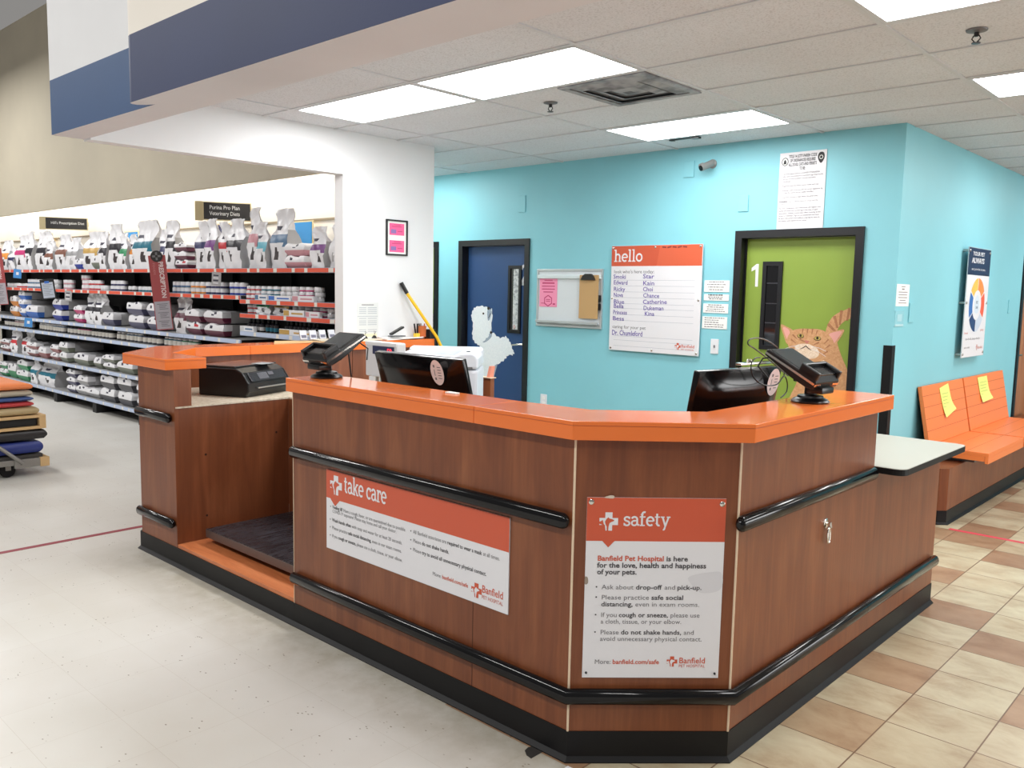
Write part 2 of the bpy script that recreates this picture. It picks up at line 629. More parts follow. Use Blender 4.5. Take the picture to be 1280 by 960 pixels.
def slab_text(art, body, x, y, size, layer, mt, width=None, lead=0.0):
    tot = sum(GLYPH[c][0] for c in body)
    sx = size if width is None else width / tot
    cx = 0.0
    nk = 0
    for c in body:
        w, st = GLYPH[c]
        for _, pts, th in st:
            nk += 1
            art.stroke([(x + (cx + p[0]) * sx, y + p[1] * size + lead * (cx + p[0]) * sx) for p in pts], th * (sx + size) / 2, layer + .08 * (nk % 6), mt)
        cx += w

def pet_cross(art, x, y, s, layer, fg, bg, lead=0.0):
    # a plus with a dog and a cat cut out of it; x,y centre, s side
    a, b = s / 2, s / 5.2
    def q(pts):
        return [(x + p[0], y + p[1] + lead * p[0]) for p in pts]
    art.poly(q([(-b, -a), (b, -a), (b, -b), (a, -b), (a, b), (b, b), (b, a), (-b, a), (-b, b), (-a, b), (-a, -b), (-b, -b)]), layer, fg)
    k = s / 100
    for sh in ([(-20, 0), (-12, 14), (-2, 23), (4, 16), (16, 14), (29, 8), (28, 3), (12, -3), (4, -10), (0, -26), (-2, -52), (-9, -52), (-10, -28), (-18, -12)],
               [(-52, 2), (-46, -1), (-38, 4), (-33, 10), (-30, 0), (-27, -12), (-20, -24), (-16, -51), (-21, -51), (-25, -27), (-38, -16), (-52, -12)]):
        art.poly(q([(p[0] * k, p[1] * k) for p in sh]), layer + 1, bg)

# ---------------------------------------------------------------- the shell
ZC = 2.775          # ceiling
YB, XR, XW = 6.152, -2.105, -5.483    # aqua back wall, aqua side wall, white wall
b = MB(); b.box(-22, 6, -6, 2.135, -0.05, 0, VCT); b.box(-22, -2.3, 2.135, 4.9, -0.05, 0, VCT); b.box(-10, -2.3, 4.9, 6.4, -0.05, 0, VCT)
struct(b.build('floor'))
b = MB(); b.box(-2.3, 6, 2.135, 16, -0.05, 0.0, TILE)
struct(b.build('floor'))
b = MB(); b.box(-1.69, 6, 2.100, 2.135, 0, 0.003, WHITE)
struct(b.build('trim_1'))
b = MB()
b.prism([(-1.860,2.107),(-1.866,2.130),(-1.859,2.148),(-1.838,2.150),(-1.810,2.156),(-1.810,2.113),(-1.810,2.084),(-1.835,2.088)], 0.0002, 0.0008, mat('chip_dark', (44, 41, 38), .9))
tag(b.build('floor_chip'), 'dark chipped patch in the vinyl floor at the counter corner', 'floor damage')

# back wall with three door openings
DOORS = [(-7.86, -6.806), (-6.488, -5.508), (-3.340, -2.340)]
DH = 2.09
b = MB()
xs = [-9.6] + [q for d in DOORS for q in d] + [XR]
for i in range(0, len(xs), 2):
    b.box(xs[i], xs[i + 1], YB, YB + 0.14, 0, ZC + 0.2, BLUEW)
for d in DOORS:
    b.box(d[0], d[1], YB, YB + 0.14, DH, ZC + 0.2, BLUEW)
struct(b.build('wall_back'))
b = MB(); b.box(XR - 0.14, XR, YB + 0.14, 9.66, 0, ZC + 0.2, BLUEW); 
b.box(XR - 0.14, XR, 10.66, 15, 0, ZC + 0.2, BLUEW); b.box(XR - 0.14, XR, 9.66, 10.66, 2.1, ZC + 0.2, BLUEW)
struct(b.build('wall_side'))
b = MB(); b.box(-2.2, 6, 15, 15.1, 0, ZC + 0.2, BLUEW)
struct(b.build('wall_far'))
b = MB(); b.box(-9.7, -9.6, 4.8, 6.3, 0, ZC + 0.2, BLUEW)
struct(b.build('wall_passage'))
# white wall with the wide opening to the shop floor
b = MB()
b.box(-5.592, XW, 3.965, 4.893, 0, ZC + 0.2, WHITEW)
b.box(-5.592, XW, 2.118, 3.965, 2.448, ZC + 0.2, WHITEW)
struct(b.build('wall_left'))
# shop wall: cream behind the shelves, tan fascia standing proud above it
b = MB(); b.box(-22, -5.592, 4.74, 4.84, 0, 5.2, CREAMW)
struct(b.build('wall_shop'))
b = MB(); b.box(-22, -5.592, 4.29, 4.34, 2.555, 5.2, TANW); b.box(-22, -5.592, 4.34, 4.74, 2.86, 2.90, CREAMW)
struct(b.build('wall_fascia'))

# bulkhead beam over the counter with the painted blue band
ZB = 2.46
b = MB()
front = [(-5.592, 1.935), (-4.21, 1.935), (-4.26, 1.915), (-4.295, 1.885), (-4.298, 1.862), (-4.285, 1.845), (-4.26, 1.840), (6, 1.840)]
front_all = front + [(6, 2.12), (-5.592, 2.12)]
n = len(front_all)
def band(z0, z1, mats):
    vs = [(p[0], p[1], z0) for p in front_all] + [(p[0], p[1], z1) for p in front_all]
    for i in range(n):
        j = (i + 1) % n
        mt = mats[0] if i < 1 else (mats[1] if i < 7 else mats[2])
        b.add([vs[i], vs[j], vs[n + j], vs[n + i]], [(0, 1, 2, 3)], mt)
band(ZB, 2.775, (BANDL, BANDD, SOFFIT))
band(2.775, 5.2, (WHITEW, CREAMW, SOFFIT))
b.add([(p[0], p[1], ZB) for p in front_all], [tuple(range(n))[::-1]], SOFFIT)
struct(b.build('beam'))

# suspended ceiling: tiles with real gaps, T-bars hanging a hair lower
GX = [-1.467 + 1.2215 * k for k in range(-7, 7)]
GY = [3.29 + 0.605 * k for k in range(-2, 21)]
b = MB(); b.box(-5.592, 6, 2.12, 15.1, ZC + 0.001, ZC + 0.06, CEIL); b.box(-9.7, -5.592, 4.842, 6.3, ZC + 0.001, ZC + 0.06, CEIL)
ceil = struct(b.build('ceiling'))
b = MB()
for x in GX:
    b.box(x - 0.012, x + 0.012, 2.12 if x > -5.59 else 4.842, 15.0 if x > -2.1 else 6.15, ZC - 0.006, ZC + 0.001, GRID)
for y in GY:
    b.box(-9.6 if 4.842 < y < 6.15 else (-5.59 if y < 6.15 else -2.1), 6, y - 0.012, y + 0.012, ZC - 0.0055, ZC + 0.001, GRID)
    for i, x in enumerate(GX):
        if (i * 7 + int(y * 10)) % 3 == 0 and x - .21 > (-5.59 if y < 6.1 else -2.1):
            b.box(x - 0.21, x - 0.014, y + 0.012, y + 0.016, ZC - 0.004, ZC + 0.001, GRIDD)
b.build('grid', ceil)

def panel_mat():
    m = mat('lit_diffuser', (255, 255, 255), 0.5, emit=PANEL_POWER)
    return m
LIT = panel_mat()
def ceiling_light(x, y, label):
    t = thing('ceiling_light', label, 'ceiling light', (x + 0.61, y + 0.3, ZC), 'recessed ceiling light panels')
    q = MB()
    x0, x1, y0, y1 = x + 0.014, x + 1.2075, y + 0.014, y + 0.591
    for a in ((x0, x1, y0, y0 + 0.02), (x0, x1, y1 - 0.02, y1), (x0, x0 + 0.02, y0 + 0.02, y1 - 0.02), (x1 - 0.02, x1, y0 + 0.02, y1 - 0.02)):
        q.box(a[0], a[1], a[2], a[3], ZC - 0.007, ZC + 0.0005, GRID)
    q.build('frame', t)
    q = MB(); q.add([(x0 + .02, y0 + .02, ZC - 0.003), (x0 + .02, y1 - .02, ZC - 0.003), (x1 - .02, y1 - .02, ZC - 0.003), (x1 - .02, y0 + .02, ZC - 0.003)], [(0, 1, 2, 3)], LIT)
    q.build('diffuser', t)
    return t
gx = lambda k: -1.467 + 1.2215 * k
gy = lambda k: 3.29 + 0.605 * k
for kx, ky, lab in [(-3, 0, 'lit ceiling panel next to the white wall, beside another lit panel'),
                    (-2, 0, 'lit ceiling panel between the white wall panel and the grey vent'),
                    (-2, 3, 'lit ceiling panel close to the top of the aqua back wall'),
                    (0, 0, 'large lit ceiling panel above the beige tiles in front of a sprinkler head'),
                    (0, 3, 'lit ceiling panel at the edge of view above the orange benches'),
                    (0, 7, 'lit ceiling panel further down the corridor beside the aqua wall'),
                    (0, 11, 'lit ceiling panel at the far end of the tiled corridor'),
                    (2, 3, 'lit ceiling panel out over the middle of the tiled corridor'),
                    (2, 7, 'lit ceiling panel over the far middle of the tiled corridor'),
                    (2, 0, 'lit ceiling panel at the mouth of the tiled corridor'),
                    (-5, 3, 'lit ceiling panel over the passage behind the white wall')]:
    ceiling_light(gx(kx), gy(ky), lab)

# grey dusty ceiling vent with nested square louvres
VENT = speckle('dusty_vent_metal', (150, 153, 158), (168, 171, 176), 9, (0.35, 0.5), 0.6, (112, 115, 120))
VENTD = mat('vent_dark', (98, 101, 106), 0.8)
vx, vy = -3.02, 4.215
t = thing('ceiling_vent', 'dusty grey square ceiling vent with nested louvres beside the lit panels', 'vent', (vx, vy, ZC))
q = MB()
for r0, r1, z in ((0.30, 0.255, 0.0), ):
    for s4 in ((-r0, r0, -r0, -r1), (-r0, r0, r1, r0), (-r0, -r1, -r1, r1), (r1, r0, -r1, r1)):
        q.box(vx + s4[0], vx + s4[1], vy + s4[2], vy + s4[3], ZC - 0.012, ZC, VENT)
q.build('frame', t)
for i, (r, z0, z1) in enumerate(((0.25, 0.006, 0.020), (0.165, 0.009, 0.022), (0.085, 0.010, 0.020))):
    q = MB(); ri = r - 0.055
    vs = [(vx + a * r, vy + c * r, ZC - z0) for a, c in ((-1, -1), (1, -1), (1, 1), (-1, 1))] + [(vx + a * ri, vy + c * ri, ZC - z1) for a, c in ((-1, -1), (1, -1), (1, 1), (-1, 1))]
    q.add(vs, [(j, 4 + j, 4 + (j + 1) % 4, (j + 1) % 4) for j in range(4)], VENT)
    q.add([(p[0], p[1], ZC - z0 - 0.001) for p in vs[:4]], [(3, 2, 1, 0)], VENTD)
    q.build('louvre', t)
q = MB(); q.box(vx - .03, vx + .03, vy - .03, vy + .03, ZC - 0.02, ZC - 0.0115, VENTD); q.build('louvre', t)

def sprinkler(x, y, label):
    t = thing('sprinkler_head', label, 'sprinkler', (x, y, ZC), 'ceiling sprinkler heads')
    q = MB(); q.lathe([(0.0, 0), (0.045, -0.001), (0.043, -0.006), (0.02, -0.012)], GREY, 18, (x, y, ZC)); q.build('escutcheon', t, 40)
    q = MB(); q.lathe([(0.011, -0.01), (0.011, -0.026), (0.006, -0.03)], BLACKP, 10, (x, y, ZC))
    for sx in (-1, 1):
        q.tube([(x + sx * .01, y, ZC - .024), (x + sx * .018, y, ZC - .038), (x + sx * .004, y, ZC - .055)], 0.003, BLACKP, 6)
    q.lathe([(0.004, -0.053), (0.019, -0.056), (0.019, -0.059), (0.003, -0.06)], BLACKP, 12, (x, y, ZC)); q.build('deflector', t, 40)
sprinkler(-3.615, 4.20, 'sprinkler head hanging below the tile beside the grey vent')
sprinkler(-1.181, 4.24, 'sprinkler head on the ceiling tile behind the biggest lit panel')
b = MB(); b.box(-3.72, -3.49, 5.735, 5.765, ZC - 0.012, ZC - 0.0055, BLACKP)
b.box(-3.72, -3.69, 5.73, 5.77, ZC - 0.016, ZC - 0.0055, BLACKP); b.box(-3.52, -3.46, 5.725, 5.765, ZC - 0.02, ZC - 0.0055, BLACKP)
tag(b.build('ceiling_slot'), 'thin black bar on the ceiling grid near the security camera', 'ceiling bar')

# black rubber guard on the outer wall corner
b = MB(); b.box(XR - 0.055, XR + 0.006, YB - 0.006, YB, 0.0, 1.262, BLACK); b.box(XR, XR + 0.006, YB, YB + 0.055, 0.0, 1.262, BLACK)
struct(b.build('trim_2'))

# ---------------------------------------------------------------- doors
FRAMEM = mat('black_door_frame', (13, 14, 19), 0.4)
def door(no, d, leafm, top=DH):
    q = MB()
    w, dep = 0.058, 0.125
    x0, x1 = d
    q.box(x0, x0 + w, YB - 0.018, YB + dep, 0, top, FRAMEM)
    q.box(x1 - w, x1, YB - 0.018, YB + dep, 0, top, FRAMEM)
    q.box(x0 + w, x1 - w, YB - 0.018, YB + dep, top - w, top, FRAMEM)
    q.box(x0 + w, x0 + w + 0.012, YB + 0.05, YB + dep, 0, top - w, FRAMEM)
    q.box(x1 - w - 0.012, x1 - w, YB + 0.05, YB + dep, 0, top - w, FRAMEM)
    root = struct(q.build('door_%d' % no))
    q = MB(); q.box(x0 + w + .012, x1 - w - .012, YB + 0.062, YB + 0.106, 0.005, top - w - .004, leafm)
    leaf = q.build('leaf', root)
    return root, leaf
YL = YB + 0.062      # face of the door leaves
d3, _ = door(3, DOORS[0], GREEND)
d2, _ = door(2, DOORS[1], BLUED)
d1, _ = door(1, DOORS[2], GREEND)
GLASSD = mat('dark_glass', (16, 16, 20), 0.05, spec=0.7)

def lite(root, x0, x1, z0, z1, inner, fw=0.028):
    q = MB()
    for a in ((x0, x1, z0, z0 + fw), (x0, x1, z1 - fw, z1), (x0, x0 + fw, z0 + fw, z1 - fw), (x1 - fw, x1, z0 + fw, z1 - fw)):
        q.box(a[0], a[1], YL - 0.014, YL, a[2], a[3], FRAMEM)
    fr = q.build('window_frame', root)
    q = MB(); q.box(x0 + fw, x1 - fw, YL - 0.004, YL, z0 + fw, z1 - fw, GLASSD); q.build('pane', fr)
    return fr

# door 1: number, slit window with reflections, printed cat
P1 = [(-3.140,1.853),(-2.962,1.852),(-2.949,1.174),(-3.135,1.169),(-3.223,1.835),(-3.163,1.674)]
w1 = lite(d1, P1[0][0] + .012, P1[1][0] - .004, P1[2][1], P1[0][1], None, 0.032)
REFL = mat('window_reflection_grey', (58, 58, 64), 0.3)  # reflections in the glass, painted as thin grey strips on the pane
q = MB()
for z in (0.30, 0.52, 0.75):
    zz = P1[2][1] + (P1[0][1] - P1[2][1]) * z
    q.box(P1[0][0] + .05, P1[1][0] - .035, YL - 0.0052, YL - 0.0044, zz, zz + .008, REFL)
q.build('pane_reflection', w1)
A = Art(); A.T = frame((0, YL - 0.0006, 0), (1, 0, 0), (0, 0, 1))
n0 = P1[4]
A.poly([(n0[0] + .033, n0[1] - .175), (n0[0] + .055, n0[1] - .175), (n0[0] + .055, n0[1] + .0), (n0[0] + .036, n0[1] + .0), (n0[0] - .004, n0[1] - .03), (n0[0] - .004, n0[1] - .058), (n0[0] + .03, n0[1] - .04)], 0, WHITEP)
A.build('number', d1)

CT = [(-2.405,1.515),(-2.480,1.495),(-2.565,1.440),(-2.607,1.332),(-2.588,1.232),(-2.534,1.129),(-2.491,1.014),(-2.448,0.887),(-2.363,0.848),(-2.409,1.020),(-2.477,1.162),(-2.519,1.277),(-2.513,1.366),(-2.458,1.426),(-2.401,1.446)]
CBODY = [(-2.843,1.119),(-2.787,1.038),(-2.812,0.926),(-2.862,0.797),(-2.865,0.611),(-2.812,0.368),(-2.383,0.431),(-2.367,0.730),(-2.402,0.915),(-2.470,1.063),(-2.515,1.201),(-2.552,1.234),(-2.610,1.183)]
CHEAD = [(-2.902,1.263),(-2.868,1.326),(-2.805,1.347),(-2.724,1.350),(-2.644,1.348),(-2.581,1.315),(-2.535,1.247),(-2.549,1.175),(-2.606,1.124),(-2.678,1.101),(-2.753,1.101),(-2.831,1.132),(-2.879,1.191)]
CEARL = [(-2.960,1.370),(-2.914,1.360),(-2.855,1.326),(-2.870,1.264),(-2.900,1.226),(-2.930,1.286)]
CEARLI = [(-2.940,1.353),(-2.894,1.337),(-2.878,1.288),(-2.896,1.257),(-2.924,1.305)]
CEARR = [(-2.618,1.325),(-2.547,1.341),(-2.471,1.356),(-2.486,1.308),(-2.523,1.248),(-2.557,1.210),(-2.579,1.268)]
CEARRI = [(-2.581,1.315),(-2.488,1.343),(-2.509,1.295),(-2.553,1.240)]
CMUZ = [(-2.855,1.223),(-2.799,1.244),(-2.737,1.247),(-2.686,1.232),(-2.635,1.199),(-2.626,1.152),(-2.667,1.119),(-2.741,1.114),(-2.806,1.140),(-2.846,1.180)]
CCHIN = [(-2.824,1.121),(-2.740,1.102),(-2.654,1.108),(-2.606,1.124),(-2.590,1.053),(-2.660,1.000),(-2.747,1.005),(-2.800,1.049)]
CEYES = [(-2.796,1.293),(-2.664,1.281),(-2.744,1.259),(-2.739,1.235),(-2.753,1.210),(-2.714,1.177),(-2.796,1.193)]
A = Art(); A.T = frame((0, YL - 0.0006, 0), (1, 0, 0), (0, 0, 1))
A.poly(smooth_poly(CBODY), 0, CATF)
A.poly(smooth_poly(CT, 4), 1, CATF)
TS = [(-2.440,1.514),(-2.452,1.421),(-2.497,1.495),(-2.503,1.390),(-2.548,1.452),(-2.519,1.365),(-2.592,1.392),(-2.516,1.324),(-2.605,1.302),(-2.513,1.272),(-2.573,1.185),(-2.489,1.179),(-2.532,1.099),(-2.449,1.099)]
for i in range(0, 8, 2):
    A.stroke([TS[i], TS[i + 1]], [0.022, 0.014], 2, CATD)
A.poly(smooth_poly(CCHIN), 2, CATW)
A.poly(smooth_poly(CEARL), 3, CATF); A.poly(smooth_poly(CEARR), 3, CATF)
EARP = mat('pink_ear_print', (222, 160, 150), 0.6)
A.poly(smooth_poly(CEARLI), 4, EARP); A.poly(smooth_poly(CEARRI), 4, EARP)
A.poly(smooth_poly(CHEAD), 5, CATF)
mc = (sum(p[0] for p in CMUZ) / len(CMUZ), sum(p[1] for p in CMUZ) / len(CMUZ)); A.poly(smooth_poly([(mc[0] + (p[0] - mc[0]) * .82, mc[1] + (p[1] - mc[1]) * .82) for p in CMUZ]), 6, CATW)
ST = [(-2.780,1.348),(-2.784,1.311),(-2.743,1.349),(-2.746,1.307),(-2.706,1.351),(-2.709,1.309),(-2.668,1.341),(-2.678,1.305),(-2.860,1.302),(-2.820,1.267),(-2.870,1.264),(-2.830,1.236),(-2.579,1.280),(-2.613,1.242),(-2.565,1.239),(-2.605,1.207),(-2.580,1.191),(-2.615,1.165),(-2.801,1.268),(-2.749,1.247),(-2.650,1.252),(-2.692,1.232)]
for i in range(0, 22, 2):
    A.stroke([ST[i], ST[i + 1]], [0.013, 0.004], 6.5, CATD)
EYEK = mat('eye_print_dark', (44, 34, 26), 0.4); EYEG = mat('eye_print_amber', (176, 156, 84), 0.4); NOSE = mat('nose_print', (196, 120, 106), 0.5)
for e in CEYES[:2]:
    A.disc(e[0], e[1], 0.027, 0.017, 7, EYEK); A.disc(e[0], e[1] + .002, 0.024, 0.014, 8, EYEG); A.disc(e[0], e[1] + .003, 0.009, 0.011, 9, EYEK)
e = CEYES[2]; A.poly([(e[0] - .02, e[1] + .004), (e[0] + .022, e[1]), (e[0] + .004, e[1] - .022), (e[0] - .006, e[1] - .02)], 8, NOSE)
e = CEYES[4]; A.stroke([(e[0] - .040, e[1] - .016), (e[0] - .016, e[1] - .004), (e[0] + .004, e[1] + .010), (e[0] + .022, e[1] - .006), (e[0] + .048, e[1] - .020)], [.003, .006, .007, .006, .003], 8, EYEK)
for s_, k in ((-1, 0), (-1, .02), (1, 0), (1, .02)):
    A.stroke([(e[0] + s_ * .05, e[1] + .01 - k), (e[0] + s_ * .11, e[1] + .0 - k * 1.5), (e[0] + s_ * .16, e[1] - .02 - k * 2)], 0.003, 9, WHITEP)
LEGS = [(-2.765,0.991),(-2.773,0.807),(-2.771,0.560),(-2.635,0.990),(-2.635,0.790),(-2.620,0.549)]
A.build('cat_print', d1)

# door 2: slit window with a curtain sheet, number, lever handle, printed poodle
P2 = [(-5.838,1.837),(-5.666,1.843),(-5.674,1.171),(-5.847,1.170)]
w2 = lite(d2, P2[0][0], P2[1][0], P2[2][1], P2[0][1], None, 0.03)
SHEET = speckle('leaflet_sheet', (196, 200, 200), (214, 216, 216), 40, (0.38, 0.5), 0.7, (150, 154, 158))
A = Art(); A.T = frame((0, YL - 0.0046, 0), (1, 0, 0), (0, 0, 1))
A.rect(P2[0][0] + .066, P2[1][0] - .034, P2[2][1] + .036, P2[0][1] - .034, 0, SHEET)
A.disc(P2[0][0] + .088, P2[2][1] + .062, .016, .016, 1, SIGNO); A.disc(P2[0][0] + .088, P2[2][1] + .062, .011, .011, 2, SHEET)
A.build('leaflet', w2)
N2 = [(-5.640,1.843),(-5.593,1.681)]
A = Art(); A.T = frame((0, YL - 0.0006, 0), (1, 0, 0), (0, 0, 1))
cx, cz = N2[0][0] + .032, N2[0][1] - .02
cx -= .02; A.stroke(arc(cx, cz - .03, .043, .04, 170, -30, 10) + [(cx - .045, cz - .165)], .030, 0, WHITEP); A.stroke([(cx - .055, cz - .165), (cx + .05, cz - .165)], .030, 0, WHITEP)
A.build('number', d2)
HN = [(-5.824,1.021),(-5.567,1.068),(-5.587,1.019)]
q = MB()
hx, hz = HN[1][0] - .02, HN[1][1]
q.lathe([(0.028, 0), (0.028, .006), (0.014, .01), (0.012, .045)], CHROME, 16, (hx, YL, hz), 'y')
q.tube([(hx, YL - .045, hz), (hx - .03, YL - .05, hz), (hx - .15, YL - .048, hz - .012)], .010, CHROME, 10, rs=[.012, .011, .008])
q.lathe([(0.018, 0), (0.018, .012), (0.01, .02)], CHROME, 14, (hx, YL, hz + .09), 'y')
q.build('lever_handle', d2, 40)
random.seed(7)
def fluffy(pts, amp, n=9):
    sm = smooth_poly(pts, n)
    cx = sum(p[0] for p in sm) / len(sm); cy = sum(p[1] for p in sm) / len(sm)
    out = []
    for i, p in enumerate(sm):
        d = Vector((p[0] - cx, p[1] - cy)).normalized()
        k = amp * 1.3 * abs(math.sin(i * .55)) + random.uniform(-amp, amp) * .25
        out.append((p[0] + d.x * k, p[1] + d.y * k))
    return out
PH = [(-6.331,1.379),(-6.273,1.414),(-6.169,1.416),(-6.099,1.394),(-6.064,1.338),(-6.097,1.280),(-6.073,1.224),(-6.094,1.158),(-6.161,1.089),(-6.230,1.036),(-6.301,1.057),(-6.338,1.130),(-6.328,1.238),(-6.354,1.312)]
PSN = [(-6.191,1.391),(-6.134,1.401),(-6.088,1.386),(-6.066,1.411),(-6.064,1.355),(-6.097,1.297),(-6.130,1.255),(-6.189,1.277),(-6.213,1.333)]
PSN2 = [(-6.128,1.385),(-6.088,1.390),(-6.065,1.371),(-6.091,1.297),(-6.120,1.288)]
PBD = [(-6.219,1.078),(-6.139,1.132),(-6.048,1.152),(-5.957,1.108),(-5.879,1.120),(-5.823,1.083),(-5.788,1.013),(-5.776,0.974),(-5.841,0.946),(-5.884,0.903),(-5.973,0.856),(-6.086,0.823),(-6.202,0.847),(-6.227,0.929),(-6.229,1.011)]
PTL = [(-5.912,1.103),(-5.857,1.122),(-5.812,1.076),(-5.789,1.029),(-5.755,0.983),(-5.787,0.957),(-5.843,0.994),(-5.888,1.031)]
PLG = [(-6.203,0.872),(-6.064,0.857),(-6.083,0.716),(-6.066,0.470),(-6.046,0.140),(-6.139,0.128),(-6.182,0.458),(-6.211,0.706)]
PLG2 = [(-6.063,0.849),(-5.973,0.872),(-6.015,0.722),(-6.046,0.596),(-5.984,0.396),(-5.955,0.151),(-6.023,0.143),(-6.077,0.469),(-6.095,0.715)]
A = Art(); A.T = frame((0, YL - 0.0006, 0), (1, 0, 0), (0, 0, 1))
A.poly(smooth_poly(PLG2), 0, POODS); A.poly(smooth_poly(PLG), 1, POOD)
A.poly(fluffy(PBD, .012), 2, POOD); A.poly(fluffy(PTL, .012), 3, POOD)
A.poly(smooth_poly([(-6.200,1.285),(-6.097,1.280),(-6.060,1.192),(-6.070,1.111),(-6.184,1.055),(-6.233,1.160)]), 3.5, POODS)
A.poly(smooth_poly(PSN), 4, POOD); A.poly(fluffy(PH[:5] + PH[7:], .010), 3.8, POOD)
A.poly(smooth_poly(PSN), 4.4, POOD); A.poly(smooth_poly(PSN2), 5, POODS)
K = [(-6.111,1.406),(-6.185,1.351),(-6.081,1.338),(-6.071,1.163)]
A.disc(K[0][0], K[0][1], .020, .016, 6, EYEK); A.disc(K[1][0], K[1][1], .013, .011, 6, EYEK)
A.stroke([(K[2][0] - .03, K[2][1] - .03), (K[2][0], K[2][1] + .02)], .009, 6, EYEK)
A.disc(K[3][0], K[3][1], .016, .014, 6, EYEK)
A.build('poodle_print', d2)
# green door behind the white wall: a print low on its leaf
A = Art(); A.T = frame((0, YL - 0.0006, 0), (1, 0, 0), (0, 0, 1))
A.poly(smooth_poly([(-7.2, 1.05), (-7.0, 1.28), (-6.92, 1.33), (-6.88, 1.1), (-6.88, .5), (-7.25, .5)]), 0, make_fur('grey_fur_print', (92, 88, 84), (140, 136, 130), (190, 186, 180)))
A.build('animal_print', d3)
# wooden door at the end of the side wall
WOODD = wood('oak_door', (150, 92, 56), (176, 112, 72), (192, 130, 86), (9, 9, .8), .4)
q = MB(); q.box(XR - .125, XR + .018, 9.66, 9.72, 0, 2.1, FRAMEM); q.box(XR - .125, XR + .018, 10.6, 10.66, 0, 2.1, FRAMEM); q.box(XR - .125, XR + .018, 9.72, 10.6, 2.04, 2.1, FRAMEM)
d4 = struct(q.build('door_4'))
q = MB(); q.box(XR - .10, XR - .055, 9.722, 10.598, 0.005, 2.038, WOODD); q.build('leaf', d4)
q = MB(); q.lathe([(0.026, 0), (0.026, .006), (.012, .01), (.012, .05)], CHROME, 14, (XR - .055, 9.80, 1.04), 'x'); q.tube([(XR - .01, 9.80, 1.04), (XR - .005, 9.92, 1.04)], .009, CHROME, 8); q.build('lever_handle', d4, 40)
A = Art(); A.T = frame((XR - .0546, 0, 0), (0, 1, 0), (0, 0, 1))
A.poly(smooth_poly([(9.74, .30), (9.74, .78), (9.80, .86), (9.88, .84), (9.98, .7), (10.02, .4), (9.98, .2), (9.8, .2)]), 0, make_fur('dark_dog_print', (44, 40, 60), (74, 66, 100), (120, 110, 130)))
A.build('dog_print', d4)

# ---------------------------------------------------------------- the reception counter
S2 = math.sqrt(0.5)
ZT0, ZT1 = 1.115, 1.177
def offset_line(pts, d):
    # offset an open outline to its left by d
    out = []
    n = len(pts)
    for i, p in enumerate(pts):
        p = Vector(p)
        d0 = (p - Vector(pts[i - 1])).normalized() if i else None
        d1 = (Vector(pts[i + 1]) - p).normalized() if i < n - 1 else None
        d0 = d0 or d1
        d1 = d1 or d0
        n0, n1 = Vector((-d0.y, d0.x)), Vector((-d1.y, d1.x))
        m_ = (n0 + n1).normalized()
        m_ *= d / max(0.3, m_.dot(n0))
        out.append((p.x + m_.x, p.y + m_.y))
    return out
CF = [(-3.375, 2.161), (-1.716, 2.161), (-1.327, 2.549), (-1.327, 4.70)]      # foot line of the outer faces
counter = thing('reception_counter', 'wood-panelled reception counter with orange top, bent round the corner by the tiles', 'reception counter', (-2.2, 2.4, 0))
TH = 0.19
inn = offset_line(CF, TH)
q = MB(); q.prism([CF[0], CF[1], inn[1], inn[0]], 0.0, ZT0, WOOD); q.build('front_panel', counter)
q = MB(); q.prism([CF[1], CF[2], inn[2], inn[1]], 0.0, ZT0, WOOD); q.build('corner_panel', counter)
q = MB(); q.prism([CF[2], (CF[3][0], 3.765), (inn[3][0], 3.765), inn[2]], 0.0, ZT0, WOOD)
q.prism([(CF[3][0], 3.765), CF[3], (inn[3][0], CF[3][1]), (inn[3][0], 3.765)], 0.0, 0.832, WOOD); q.build('side_panel', counter)
q = MB(); q.box(-1.98, inn[3][0], 4.62, 4.70, 0, 0.832, WOOD); q.box(-1.98, -1.90, 3.8, 4.62, 0, 0.832, WOOD); q.build('leg_panel', counter)
# cream edge strips where the panels meet
for i in (1, 2):
    x, y = CF[i]
    d = Vector((-S2 if i == 2 else 0, S2 if i == 2 else 0))
    q = MB()
    dirs = {1: Vector((math.sin(math.radians(22.5)), -math.cos(math.radians(22.5)))), 2: Vector((math.cos(math.radians(22.5)), -math.sin(math.radians(22.5))))}[i]
    c_ = Vector((x, y)) + dirs * 0.0005
    q.tube([(c_.x, c_.y, 0.107), (c_.x, c_.y, ZT0)], 0.004, CREAM, 8)
    q.build('edge_strip', counter)
q = MB(); q.box(-3.378, -3.3745, 2.159, 2.30, 0.107, ZT0, CREAM); q.build('edge_strip', counter)
SEAM = mat('panel_seam', (70, 36, 24), 0.7)
q = MB(); q.box(-2.183, -2.180, 2.1604, 2.162, 0.107, 0.437, SEAM); q.build('panel_joint', counter)
# orange counter top in two slabs with a hairline joint
XS = -2.153
TF = [(-3.372, 2.121), (XS - .0008, 2.121), (XS - .0008, 2.36), (-3.372, 2.36)]
TG = [(XS + .0008, 2.121), (-1.698, 2.121), (-1.272, 2.531), (-1.272, 3.790), (-1.524, 3.775), (-1.532, 2.667), (-1.829, 2.385), (XS + .0008, 2.36)]
GROOVE = mat('orange_laminate_groove', (176, 74, 30), 0.5)
for poly, a in ((TF, 0), (TG, 1)):
    q = MB(); q.prism(poly, ZT0, ZT1, ORANGE)
    o = q.build('countertop', counter, bevel=0.0025)
    q = MB()
    edge = poly[:2] if a == 0 else poly[:4]
    out = offset_line(edge, -0.0004)
    for i in range(len(edge) - 1):
        q.add([(out[i][0], out[i][1], ZT1 - .0150), (out[i + 1][0], out[i + 1][1], ZT1 - .0150), (out[i + 1][0], out[i + 1][1], ZT1 - .0130), (out[i][0], out[i][1], ZT1 - .0130)], [(0, 1, 2, 3)], GROOVE)
    q.build('edge_groove', o)
